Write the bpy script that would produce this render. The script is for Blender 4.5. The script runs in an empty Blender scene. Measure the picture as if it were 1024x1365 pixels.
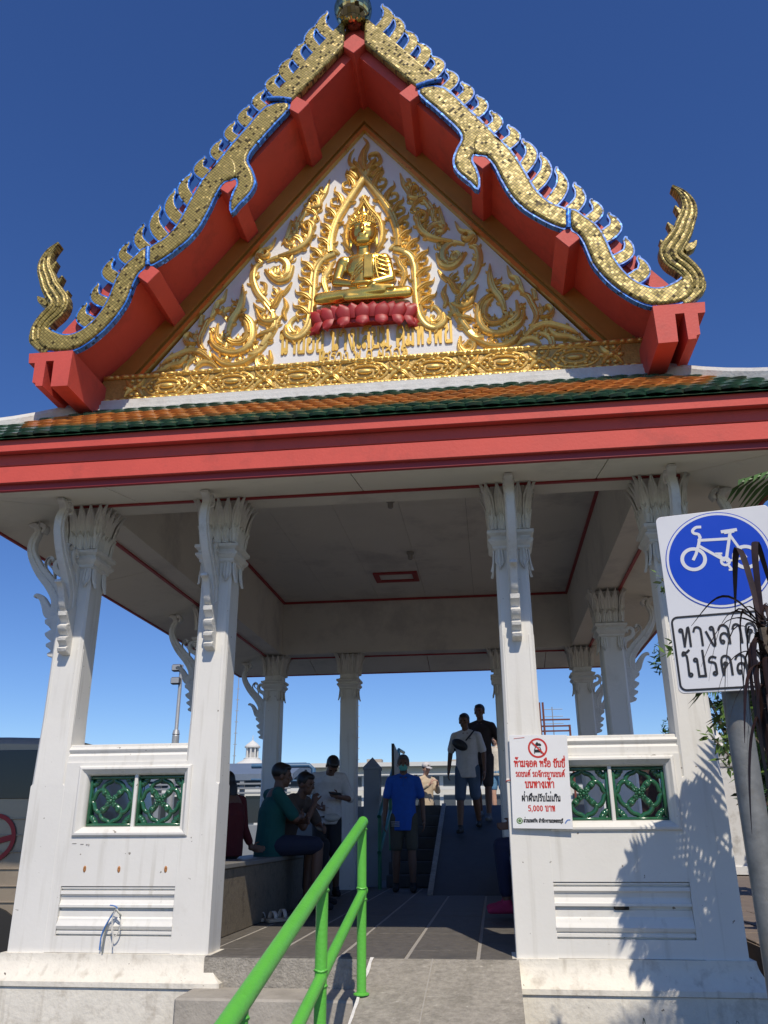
import bpy, bmesh, math, random
from mathutils import Vector, Matrix
random.seed(7)
SC = bpy.context.scene
COL = SC.collection
PI = math.pi
rad = math.radians

# ------------------------------------------------------------------ camera, sky, sun, exposure
CAM_LOC = (0.8775, -5.8306, 0.7335)
YAW, PITCH, ROLL, FPX = -0.1226, 0.3698, -0.0061, 1093.5
cam_data = bpy.data.cameras.new('camera')
cam = bpy.data.objects.new('camera', cam_data)
COL.objects.link(cam)
SC.camera = cam
cam_data.sensor_fit = 'HORIZONTAL'
cam_data.sensor_width = 36.0
cam_data.lens = 36.0 * FPX / 1024.0
cam_data.clip_start = 0.05
cam_data.clip_end = 3000
_f = Vector((math.sin(YAW) * math.cos(PITCH), math.cos(YAW) * math.cos(PITCH), math.sin(PITCH)))
_r = Vector((math.cos(YAW), -math.sin(YAW), 0))
_u = _r.cross(_f)
_c, _s = math.cos(ROLL), math.sin(ROLL)
_r2 = _c * _r + _s * _u
_u2 = -_s * _r + _c * _u
cam.matrix_world = Matrix(((_r2.x, _u2.x, -_f.x, CAM_LOC[0]), (_r2.y, _u2.y, -_f.y, CAM_LOC[1]),
                           (_r2.z, _u2.z, -_f.z, CAM_LOC[2]), (0, 0, 0, 1)))

SUN_DIR = Vector((-0.324, 1.0, -1.28)).normalized()      # the way the light travels
world = bpy.data.worlds.new('World')
SC.world = world
world.use_nodes = True
wn = world.node_tree
bg = wn.nodes['Background']
sky = wn.nodes.new('ShaderNodeTexSky')
sky.sky_type = 'NISHITA'
sky.sun_disc = False
sky.sun_elevation = math.asin(-SUN_DIR.z)
sky.sun_rotation = math.atan2(-SUN_DIR.x, -SUN_DIR.y)
sky.altitude = 0
sky.air_density = 1.0
sky.dust_density = 0.0
sky.ozone_density = 8.0
hs = wn.nodes.new('ShaderNodeHueSaturation'); hs.inputs['Saturation'].default_value = 1.12; hs.inputs['Hue'].default_value = 0.512
wn.links.new(sky.outputs[0], hs.inputs['Color'])
wn.links.new(hs.outputs[0], bg.inputs[0])
bg.inputs[1].default_value = 0.118
sun_data = bpy.data.lights.new('sun', 'SUN')
sun_data.energy = 4.0
sun_data.angle = rad(0.55)
sun_data.color = (1.0, 0.91, 0.77)
sun = bpy.data.objects.new('sun', sun_data)
COL.objects.link(sun)
sun.rotation_euler = SUN_DIR.to_track_quat('-Z', 'Y').to_euler()
SC.view_settings.view_transform = 'Standard'
SC.view_settings.look = 'None'
SC.view_settings.exposure = 0.0
SC.view_settings.gamma = 1.0
SC.view_settings.use_curve_mapping = False
SC.render.engine = 'CYCLES'
SC.cycles.max_bounces = 8
SC.cycles.diffuse_bounces = 4
SC.cycles.use_denoising = True

# ------------------------------------------------------------------ materials
MATS = {}
def mat(name, col, rough=0.6, metal=0.0, var=0.12, scale=3.0, bump=0.0, bscale=40.0, dirt=None, dscale=1.5, dlo=0.52, dhi=0.7,
        spec=0.5, coat=0.0, emit=None, streak=None, speck=None):
    """plain surface: base colour with large and fine mottling, optional dirt colour and fine relief"""
    if name in MATS: return MATS[name]
    m = bpy.data.materials.new(name); m.use_nodes = True
    n, l = m.node_tree.nodes, m.node_tree.links
    b = n['Principled BSDF']
    b.inputs['Roughness'].default_value = rough
    b.inputs['Metallic'].default_value = metal
    b.inputs['Specular IOR Level'].default_value = spec
    b.inputs['Coat Weight'].default_value = coat
    tc = n.new('ShaderNodeTexCoord')
    gm = n.new('ShaderNodeNewGeometry')
    src = gm.outputs['Position']
    nz = n.new('ShaderNodeTexNoise'); nz.inputs['Scale'].default_value = scale; nz.inputs['Detail'].default_value = 7
    nz.inputs['Roughness'].default_value = 0.65
    l.new(src, nz.inputs['Vector'])
    mr = n.new('ShaderNodeMapRange'); mr.inputs[1].default_value = 0.25; mr.inputs[2].default_value = 0.75
    mr.inputs[3].default_value = 1 - var; mr.inputs[4].default_value = 1 + var
    l.new(nz.outputs[0], mr.inputs[0])
    mx = n.new('ShaderNodeMix'); mx.data_type = 'RGBA'; mx.blend_type = 'MULTIPLY'; mx.inputs[0].default_value = 1
    mx.inputs[6].default_value = (*col, 1)
    l.new(mr.outputs[0], mx.inputs[7])
    out = mx.outputs[2]
    if dirt:
        n2 = n.new('ShaderNodeTexNoise'); n2.inputs['Scale'].default_value = dscale; n2.inputs['Detail'].default_value = 9
        n2.inputs['Roughness'].default_value = 0.7
        l.new(src, n2.inputs['Vector'])
        m2 = n.new('ShaderNodeMapRange'); m2.inputs[1].default_value = dlo; m2.inputs[2].default_value = dhi
        l.new(n2.outputs[0], m2.inputs[0])
        x2 = n.new('ShaderNodeMix'); x2.data_type = 'RGBA'
        l.new(m2.outputs[0], x2.inputs[0]); l.new(out, x2.inputs[6]); x2.inputs[7].default_value = (*dirt, 1)
        out = x2.outputs[2]
    def layer(vscale, scale_, lo, hi, colr, detail=6):
        nonlocal out
        mp = n.new('ShaderNodeMapping'); mp.inputs['Scale'].default_value = vscale; l.new(src, mp.inputs['Vector'])
        nn = n.new('ShaderNodeTexNoise'); nn.inputs['Scale'].default_value = scale_; nn.inputs['Detail'].default_value = detail
        l.new(mp.outputs[0], nn.inputs['Vector'])
        m4 = n.new('ShaderNodeMapRange'); m4.inputs[1].default_value = lo; m4.inputs[2].default_value = hi; l.new(nn.outputs[0], m4.inputs[0])
        x4 = n.new('ShaderNodeMix'); x4.data_type = 'RGBA'; l.new(m4.outputs[0], x4.inputs[0]); l.new(out, x4.inputs[6]); x4.inputs[7].default_value = (*colr, 1)
        out = x4.outputs[2]
    if streak: layer((9, 9, 0.55), 2.0, 0.56, 0.92, streak)
    if speck: layer((1, 1, 1), 26.0, 0.735, 0.76, speck, 2)
    l.new(out, b.inputs['Base Color'])
    mr3 = n.new('ShaderNodeMapRange'); mr3.inputs[3].default_value = max(0.03, rough - 0.1); mr3.inputs[4].default_value = min(1, rough + 0.1)
    l.new(nz.outputs[0], mr3.inputs[0]); l.new(mr3.outputs[0], b.inputs['Roughness'])
    if bump:
        n3 = n.new('ShaderNodeTexNoise'); n3.inputs['Scale'].default_value = bscale; n3.inputs['Detail'].default_value = 6
        l.new(src, n3.inputs['Vector'])
        bp = n.new('ShaderNodeBump'); bp.inputs['Strength'].default_value = bump; bp.inputs['Distance'].default_value = 0.01
        l.new(n3.outputs[0], bp.inputs['Height']); l.new(bp.outputs[0], b.inputs['Normal'])
    if emit:
        b.inputs['Emission Color'].default_value = (*emit, 1); b.inputs['Emission Strength'].default_value = 1
    MATS[name] = m
    return m

def mosaic(name, c1, c2, size, rough=0.16, metal=0.85, grout=(0.10, 0.09, 0.06), rot=45, gw=0.07, tilt=0.35):
    """mirror-glass mosaic: small square tiles, each with its own tilt and tint, in dark grout"""
    m = bpy.data.materials.new(name); m.use_nodes = True
    n, l = m.node_tree.nodes, m.node_tree.links
    b = n['Principled BSDF']
    gm = n.new('ShaderNodeTexCoord')
    mp = n.new('ShaderNodeMapping'); mp.inputs['Rotation'].default_value = (0, rad(rot), 0); mp.inputs['Scale'].default_value = (1/size,)*3
    l.new(gm.outputs['Object'], mp.inputs['Vector'])
    wn_ = n.new('ShaderNodeTexWhiteNoise'); wn_.noise_dimensions = '3D'
    fl = n.new('ShaderNodeVectorMath'); fl.operation = 'FLOOR'; l.new(mp.outputs[0], fl.inputs[0]); l.new(fl.outputs[0], wn_.inputs['Vector'])
    fr = n.new('ShaderNodeVectorMath'); fr.operation = 'FRACTION'; l.new(mp.outputs[0], fr.inputs[0])
    sp = n.new('ShaderNodeSeparateXYZ'); l.new(fr.outputs[0], sp.inputs[0])
    def edge(o):
        a = n.new('ShaderNodeMath'); a.operation = 'GREATER_THAN'; a.inputs[1].default_value = gw; l.new(o, a.inputs[0]); return a.outputs[0]
    mul = n.new('ShaderNodeMath'); mul.operation = 'MULTIPLY'; l.new(edge(sp.outputs[0]), mul.inputs[0]); l.new(edge(sp.outputs[2]), mul.inputs[1])
    mx = n.new('ShaderNodeMix'); mx.data_type = 'RGBA'; mx.inputs[6].default_value = (*c1, 1); mx.inputs[7].default_value = (*c2, 1)
    l.new(wn_.outputs['Value'], mx.inputs[0])
    cr = n.new('ShaderNodeValToRGB'); cr.color_ramp.interpolation = 'CONSTANT'          # a few lost pieces; glints painted in as brighter tile colour
    cr.color_ramp.elements[0].position = 0.0; cr.color_ramp.elements[0].color = (0.18, 0.16, 0.12, 1)
    cr.color_ramp.elements[1].position = 0.07; cr.color_ramp.elements[1].color = (1, 1, 1, 1)
    e3 = cr.color_ramp.elements.new(0.94); e3.color = (1.9, 1.9, 2.2, 1)
    l.new(wn_.outputs['Value'], cr.inputs[0])
    mxx = n.new('ShaderNodeMix'); mxx.data_type = 'RGBA'; mxx.blend_type = 'MULTIPLY'; mxx.inputs[0].default_value = 1
    l.new(mx.outputs[2], mxx.inputs[6]); l.new(cr.outputs[0], mxx.inputs[7]); mx = mxx
    m2 = n.new('ShaderNodeMix'); m2.data_type = 'RGBA'; m2.inputs[6].default_value = (*grout, 1)
    l.new(mul.outputs[0], m2.inputs[0]); l.new(mx.outputs[2], m2.inputs[7]); l.new(m2.outputs[2], b.inputs['Base Color'])
    m3 = n.new('ShaderNodeMath'); m3.operation = 'MULTIPLY'; m3.inputs[1].default_value = metal; l.new(mul.outputs[0], m3.inputs[0]); l.new(m3.outputs[0], b.inputs['Metallic'])
    b.inputs['Roughness'].default_value = rough
    g2 = n.new('ShaderNodeNewGeometry')
    sb = n.new('ShaderNodeVectorMath'); sb.operation = 'SUBTRACT'; sb.inputs[1].default_value = (0.5, 0.5, 0.5); l.new(wn_.outputs['Color'], sb.inputs[0])
    sc = n.new('ShaderNodeVectorMath'); sc.operation = 'SCALE'; sc.inputs['Scale'].default_value = tilt; l.new(sb.outputs[0], sc.inputs[0])
    ad = n.new('ShaderNodeVectorMath'); ad.operation = 'ADD'; l.new(g2.outputs['Normal'], ad.inputs[0]); l.new(sc.outputs[0], ad.inputs[1])
    nm = n.new('ShaderNodeVectorMath'); nm.operation = 'NORMALIZE'; l.new(ad.outputs[0], nm.inputs[0]); l.new(nm.outputs[0], b.inputs['Normal'])
    MATS[name] = m
    return m

WHITE = mat('white_painted_plaster', (0.745, 0.725, 0.675), 0.62, var=0.05, scale=1.7, bump=0.07, bscale=45, dirt=(0.58, 0.55, 0.49), dscale=2.2, dlo=0.60, dhi=0.86, streak=(0.50, 0.47, 0.40), speck=(0.25, 0.22, 0.18))
WHITE_OLD = mat('worn_white_plaster', (0.74, 0.695, 0.60), 0.7, var=0.09, scale=4, bump=0.5, bscale=30, dirt=(0.40, 0.35, 0.28), dscale=6, dlo=0.54, dhi=0.80, streak=(0.36, 0.31, 0.24), speck=(0.12, 0.10, 0.08))
CEIL = mat('ceiling_paint', (0.68, 0.645, 0.56), 0.75, var=0.06, scale=1.2, dirt=(0.5, 0.47, 0.42), dscale=1.1)
SOFF = mat('soffit_paint', (0.76, 0.715, 0.60), 0.75, var=0.05, scale=1.2, dirt=(0.60, 0.56, 0.47), dscale=1.4)
CARVED = mat('carved_grey_white', (0.70, 0.68, 0.63), 0.7, var=0.08, scale=9, bump=0.4, bscale=60, dirt=(0.42, 0.39, 0.34), dscale=7, dlo=0.55, dhi=0.8)
RED = mat('coral_red_paint', (0.62, 0.092, 0.070), 0.6, var=0.09, scale=2.5, bump=0.15, bscale=50, dirt=(0.47, 0.078, 0.062), dscale=3, spec=0.3)
DRED = mat('dark_red_trim', (0.33, 0.030, 0.030), 0.5, var=0.08)
OCHRE = mat('ochre_gold_paint', (0.46, 0.25, 0.055), 0.42, metal=0.35, var=0.08, scale=4)
GOLD = mat('gold_paint', (0.80, 0.545, 0.165), 0.40, metal=0.58, var=0.18, scale=12, bump=0.15, bscale=70)
GOLDB = mat('burnished_gold', (0.86, 0.55, 0.13), 0.30, metal=0.8, var=0.10, scale=10)
PEDW = mat('pediment_white', (0.74, 0.73, 0.72), 0.65, var=0.06, scale=4, bump=0.2)
LOTUS = mat('lotus_red', (0.37, 0.022, 0.021), 0.5, var=0.10, scale=9)
GREENC = mat('green_glazed_ceramic', (0.020, 0.100, 0.045), 0.14, var=0.25, scale=14, coat=0.6, dirt=(0.035, 0.14, 0.07), dscale=9)
TGREEN = mat('green_roof_tile', (0.030, 0.090, 0.050), 0.30, var=0.4, scale=7, coat=0.4, dirt=(0.10, 0.09, 0.06), dscale=5)
TORANGE = mat('orange_roof_tile', (0.44, 0.155, 0.028), 0.36, var=0.3, scale=7, coat=0.3, dirt=(0.25, 0.11, 0.04), dscale=5)
LEDGE = mat('grey_white_ledge', (0.62, 0.61, 0.58), 0.7, var=0.12, scale=5, bump=0.4, dirt=(0.36, 0.34, 0.31), dscale=5, dlo=0.5, dhi=0.8)
MOS = mosaic('gold_mirror_mosaic', (0.47, 0.365, 0.11), (0.27, 0.20, 0.052), 0.022, rough=0.42, metal=0.2, grout=(0.09, 0.065, 0.022), gw=0.15, tilt=0.22)
MOS.node_tree.nodes['Principled BSDF'].inputs['Specular IOR Level'].default_value = 0.3
MOSB = mosaic('gold_mirror_ball', (0.60, 0.50, 0.30), (0.36, 0.27, 0.10), 0.036, rough=0.06, metal=1.0, rot=0, tilt=0.25)
BLUE = mosaic('blue_mirror_trim', (0.02, 0.12, 0.52), (0.05, 0.26, 0.78), 0.022, rough=0.45, metal=0.1, grout=(0.02, 0.05, 0.16), tilt=0.1)

# ------------------------------------------------------------------ mesh helpers
def link(o, parent=None):
    COL.objects.link(o)
    if parent is not None: o.parent = parent
    return o
def mesh_obj(name, verts, faces, m, parent=None, smooth=False, loc=None):
    me = bpy.data.meshes.new(name)
    me.from_pydata([tuple(v) for v in verts], [], faces)
    me.update()
    if m is not None: me.materials.append(m)
    if smooth:
        for p in me.polygons: p.use_smooth = True
    o = bpy.data.objects.new(name, me)
    if loc: o.location = loc
    return link(o, parent)
def copy_mesh(src, name, parent, loc=(0, 0, 0), rot=(0, 0, 0), scale=(1, 1, 1), m=None):
    o = bpy.data.objects.new(name, src.data)
    o.location = loc; o.rotation_euler = rot; o.scale = scale
    return link(o, parent)
def empty(name, loc=(0, 0, 0), rz=0):
    o = bpy.data.objects.new(name, None); o.location = loc; o.rotation_euler = (0, 0, rz); o.empty_display_size = 0.2
    return link(o)
def tag(o, label, cat, group=None):
    o['label'] = label; o['category'] = cat
    if group: o['group'] = group
    return o
def struct(o):
    o['kind'] = 'structure'; return o
def catmull(pts, n=6, closed=False):
    P = [Vector(p) for p in pts]; out = []
    N = len(P)
    rng = range(N if closed else N - 1)
    for i in rng:
        if closed: p0, p1, p2, p3 = P[i-1], P[i], P[(i+1) % N], P[(i+2) % N]
        else: p0, p1, p2, p3 = P[max(i-1, 0)], P[i], P[i+1], P[min(i+2, N-1)]
        for k in range(n):
            t = k / n
            out.append(0.5 * ((2*p1) + (-p0+p2)*t + (2*p0-5*p1+4*p2-p3)*t*t + (-p0+3*p1-3*p2+p3)*t*t*t))
    if not closed: out.append(P[-1].copy())
    return out

class MB:
    def __init__(s): s.v = []; s.f = []
    def add(s, v, f):
        k = len(s.v); s.v += [tuple(a) for a in v]; s.f += [tuple(i + k for i in q) for q in f]; return s
    def box(s, x0, x1, y0, y1, z0, z1, bev=0.0):
        if x0 > x1: x0, x1 = x1, x0
        if y0 > y1: y0, y1 = y1, y0
        if z0 > z1: z0, z1 = z1, z0
        if bev <= 0:
            return s.add([(x0,y0,z0),(x1,y0,z0),(x1,y1,z0),(x0,y1,z0),(x0,y0,z1),(x1,y0,z1),(x1,y1,z1),(x0,y1,z1)],
                         [(0,3,2,1),(4,5,6,7),(0,1,5,4),(1,2,6,5),(2,3,7,6),(3,0,4,7)])
        b = bev
        bm = bmesh.new()
        bmesh.ops.create_cube(bm, size=1)
        for v in bm.verts: v.co = ((x0+x1)/2 + v.co.x*(x1-x0), (y0+y1)/2 + v.co.y*(y1-y0), (z0+z1)/2 + v.co.z*(z1-z0))
        bmesh.ops.bevel(bm, geom=list(bm.edges), offset=b, segments=1, affect='EDGES', clamp_overlap=True)
        bm.verts.index_update()
        s.add([v.co.copy() for v in bm.verts], [tuple(v.index for v in f.verts) for f in bm.faces]); bm.free()
        return s
    def loft(s, rings, cap=True, closed=True):
        n = len(rings[0]); V = [p for r in rings for p in r]; F = []
        for i in range(len(rings)-1):
            for j in range(n if closed else n-1):
                a, b = i*n+j, i*n+(j+1) % n
                F.append((a, b, b+n, a+n))
        if cap and closed:
            F.append(tuple(range(n-1, -1, -1))); F.append(tuple((len(rings)-1)*n + j for j in range(n)))
        return s.add(V, F)
    def tube(s, pts, r, n=10, cap=True):
        P = [Vector(p) for p in pts]
        R = r if isinstance(r, (list, tuple)) else [r]*len(P)
        rings = []; up = None
        for i, p in enumerate(P):
            d = (P[min(i+1, len(P)-1)] - P[max(i-1, 0)]).normalized()
            if up is None:
                up = Vector((0, 0, 1)) if abs(d.z) < 0.9 else Vector((1, 0, 0))
            a = d.cross(up).normalized(); b = a.cross(d).normalized(); up = b
            rings.append([p + R[i]*(math.cos(t)*a + math.sin(t)*b) for t in [2*PI*k/n for k in range(n)]])
        return s.loft(rings, cap)
    def lathe(s, prof, c=(0, 0, 0), n=20, sq=False):
        rings = []
        for r, z in prof:
            if sq: rings.append([(c[0]+a*r, c[1]+b*r, c[2]+z) for a, b in ((-1,-1),(1,-1),(1,1),(-1,1))])
            else: rings.append([(c[0]+r*math.cos(2*PI*k/n), c[1]+r*math.sin(2*PI*k/n), c[2]+z) for k in range(n)])
        return s.loft(rings)
    def extr_x(s, prof, x0, x1):
        """profile of (y, z) points swept along x"""
        return s.loft([[(x0, y, z) for y, z in prof], [(x1, y, z) for y, z in prof]])
    def ell(s, c, r, n=14, k=9, rot=None):
        rings = []
        for i in range(1, k):
            th = PI*i/k
            rings.append([Vector((r[0]*math.sin(th)*math.cos(2*PI*j/n), r[1]*math.sin(th)*math.sin(2*PI*j/n), -r[2]*math.cos(th))) for j in range(n)])
        V = [p for q in rings for p in q]; F = []
        for i in range(len(rings)-1):
            for j in range(n):
                a, b = i*n+j, i*n+(j+1) % n
                F.append((a, b, b+n, a+n))
        V += [Vector((0, 0, -r[2])), Vector((0, 0, r[2]))]; m = len(V)
        for j in range(n):
            F.append((m-2, (j+1) % n, j)); F.append((m-1, (len(rings)-1)*n+j, (len(rings)-1)*n+(j+1) % n))
        M = rot if rot is not None else Matrix.Identity(3)
        return s.add([M @ v + Vector(c) for v in V], F)
    def capsule(s, p0, r0, p1, r1, n=12, sq=1.0):
        p0, p1 = Vector(p0), Vector(p1); d = p1-p0; L = d.length; d.normalize()
        pts, rr = [], []
        for t in (90, 60, 30, 0): pts.append(p0 - d*r0*math.sin(rad(t))); rr.append(max(0.0005, r0*math.cos(rad(t))))
        for t in (0, 30, 60, 90): pts.append(p1 + d*r1*math.sin(rad(t))); rr.append(max(0.0005, r1*math.cos(rad(t))))
        return s.tube(pts, rr, n)
    def build(s, name, m, parent=None, smooth=False, loc=None, fixn=True):
        o = mesh_obj(name, s.v, s.f, m, parent, smooth, loc)
        if fixn:
            bm = bmesh.new(); bm.from_mesh(o.data); bmesh.ops.recalc_face_normals(bm, faces=bm.faces); bm.to_mesh(o.data); bm.free()
        return o
def auto_smooth(o, ang=35):
    me = o.data
    for p in me.polygons: p.use_smooth = True
    me.set_sharp_from_angle(angle=rad(ang))
    return o

def plate(name, outline, y0, y1, m, parent=None, bev=0.0, holes=(), to3=None):
    """closed outline (x, z) cut from a board between y0 (front) and y1 (back), edges rounded by bev"""
    cu = bpy.data.curves.new(name, 'CURVE'); cu.dimensions = '2D'; cu.fill_mode = 'BOTH'
    for ol in [outline] + list(holes):
        sp = cu.splines.new('POLY'); sp.points.add(len(ol)-1); sp.use_cyclic_u = True
        for p, q in zip(sp.points, ol): p.co = (q[0], q[1], 0, 1)
    d = abs(y1-y0)/2
    cu.extrude = max(d - bev, 0.0005); cu.bevel_depth = bev; cu.bevel_resolution = 1 if bev < 0.02 else 2
    if bev: cu.offset = -bev
    ob = bpy.data.objects.new('tmp', cu); COL.objects.link(ob)
    dg = bpy.context.evaluated_depsgraph_get()
    me = bpy.data.meshes.new_from_object(ob.evaluated_get(dg))
    bpy.data.objects.remove(ob); bpy.data.curves.remove(cu)
    yc = (y0+y1)/2
    for v in me.vertices:
        x, y, z = v.co
        v.co = (x, yc - z, y) if to3 is None else to3(x, y, z)
    me.materials.clear(); me.materials.append(m); me.name = name
    o = bpy.data.objects.new(name, me)
    link(o, parent)
    auto_smooth(o, 40)
    return o

def ribbon_outline(path, widths, n=5, tip=False):
    """outline of a tapering ribbon along a 2-D path"""
    ws = [(w, 0) for w in widths]
    P = catmull([(p[0], p[1], 0) for p in path], n); W = [a.x for a in catmull([(w, 0, 0) for w in widths], n)]
    L, R = [], []
    for i, p in enumerate(P):
        d = (P[min(i+1, len(P)-1)] - P[max(i-1, 0)]).normalized(); q = Vector((-d.y, d.x, 0))
        w = max(W[i], 0.001)/2
        L.append(p + q*w); R.append(p - q*w)
    return [(a.x, a.y) for a in L + R[::-1]]

def stroke_mesh(mb, path, widths, h, y0, mirror=False, n=4, closed=False):
    """half-round raised band on the plane y = y0 (front is -y), path in (x, z)"""
    P = catmull([(p[0], p[1], 0) for p in path], n)
    W = [a.x for a in catmull([(w, 0, 0) for w in widths], n)]
    rings = []
    for i, p in enumerate(P):
        d = (P[min(i+1, len(P)-1)] - P[max(i-1, 0)]).normalized(); q = Vector((-d.y, d.x, 0))
        w = max(W[i], 0.004)/2
        hh = h * min(1, 0.45 + 0.75*w/0.03)
        ring = []
        for t, k in ((-1, 0), (-0.92, 0.5), (-0.6, 0.85), (-0.25, 0.72), (0, 1.0), (0.45, 0.9), (0.92, 0.5), (1, 0)):
            c = p + q*(t*w)
            ring.append(((-1 if mirror else 1)*c.x, y0 - hh*k, c.y))
        rings.append(ring)
    mb.loft(rings, cap=True)
    return mb
SEG1=[(0.093,7.517),(0.752,6.642),(0.54,6.596),(0.087,7.185)]
SEG2=[(0.769,6.554),(0.913,6.357),(1.053,6.157),(1.177,5.955),(1.207,5.857),(1.129,5.867),(1.038,5.855),(0.981,5.8),(0.966,5.739),(0.993,5.658),(1.012,5.556),(1.001,5.452),(0.951,5.526),(0.871,5.62),(0.832,5.702),(0.829,5.78),(0.863,5.885),(0.904,5.975),(0.883,6.074),(0.795,6.208),(0.687,6.355),(0.564,6.524),(0.604,6.586)]
SEG3=[(1.047,6.036),(1.165,5.957),(1.271,5.817),(1.364,5.597),(1.433,5.408),(1.5,5.296),(1.575,5.221),(1.678,5.151),(1.665,4.996),(1.55,5.044),(1.437,5.136),(1.345,5.226),(1.266,5.346),(1.194,5.527),(1.149,5.67),(1.083,5.779),(1.0,5.805),(0.98,5.918)]
SEG4=[(1.702,5.163),(1.791,5.081),(1.872,4.987),(1.912,4.891),(1.936,4.798),(1.963,4.685),(2.002,4.593),(2.053,4.508),(2.115,4.442),(2.175,4.403),(2.231,4.384),(2.295,4.385),(2.362,4.411),(2.419,4.445),(2.479,4.492),(2.503,4.358),(2.468,4.297),(2.405,4.257),(2.309,4.241),(2.198,4.245),(2.113,4.285),(2.04,4.344),(1.967,4.417),(1.905,4.496),(1.859,4.574),(1.818,4.659),(1.794,4.758),(1.77,4.857),(1.733,4.939),(1.687,4.993)]
HH=[(2.364,4.414),(2.359,4.48),(2.347,4.534),(2.315,4.57),(2.301,4.612),(2.311,4.671),(2.327,4.709),(2.325,4.757),(2.317,4.794),(2.346,4.821),(2.363,4.803),(2.376,4.783),(2.397,4.838),(2.41,4.884),(2.412,4.918),(2.406,4.95),(2.431,4.961),(2.454,4.947),(2.467,4.937),(2.481,4.994),(2.488,5.049),(2.485,5.077),(2.473,5.104),(2.493,5.119),(2.526,5.106),(2.527,5.15),(2.516,5.201),(2.496,5.249),(2.476,5.28),(2.483,5.314),(2.518,5.31),(2.556,5.268),(2.596,5.199),(2.615,5.14),(2.622,5.073),(2.612,5.007),(2.588,4.94),(2.557,4.875),(2.529,4.823),(2.511,4.771),(2.538,4.772),(2.567,4.776),(2.556,4.726),(2.534,4.688),(2.487,4.655),(2.512,4.617),(2.537,4.574),(2.552,4.513),(2.558,4.458),(2.56,4.421),(2.581,4.409),(2.57,4.356),(2.541,4.301),(2.5,4.26),(2.462,4.247),(2.431,4.254),(2.469,4.301),(2.491,4.35),(2.471,4.391),(2.417,4.383)]
FINS=[((0.215,7.339),(0.284,7.608)),((0.334,7.182),(0.384,7.46)),((0.457,7.028),(0.488,7.267)),((0.566,6.878),(0.59,7.106)),((0.678,6.73),(0.71,6.926)),((0.782,6.561),(0.832,6.742)),((0.889,6.394),(0.953,6.578)),((1.0,6.229),(1.071,6.409)),((1.108,6.044),(1.179,6.221)),((1.233,5.877),(1.309,6.049)),((1.366,5.62),(1.419,5.884)),((1.434,5.422),(1.543,5.712)),((1.548,5.246),(1.654,5.553)),((1.678,5.151),(1.779,5.388)),((1.817,5.057),(1.889,5.221)),((1.918,4.897),(2.009,5.071)),((1.972,4.671),(2.099,4.829)),((2.072,4.486),(2.177,4.65))]
ROOFEDGE=[(0.093,7.555),(0.445,7.092),(0.761,6.701),(1.058,6.262),(1.238,5.979),(1.416,5.659),(1.623,5.318),(1.909,5.025),(2.053,4.813),(2.181,4.636),(2.347,4.419)]
PURLIN=[(0.488,6.544),(1.057,5.751),(1.664,4.918)]
BLOCK=[(2.195,4.235),(2.558,4.235),(2.548,4.148),(2.496,4.146),(2.49,3.973),(2.464,3.965),(2.46,3.939),(2.404,3.936),(2.405,4.155),(2.341,4.154),(2.334,3.925),(2.198,3.922)]
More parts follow.
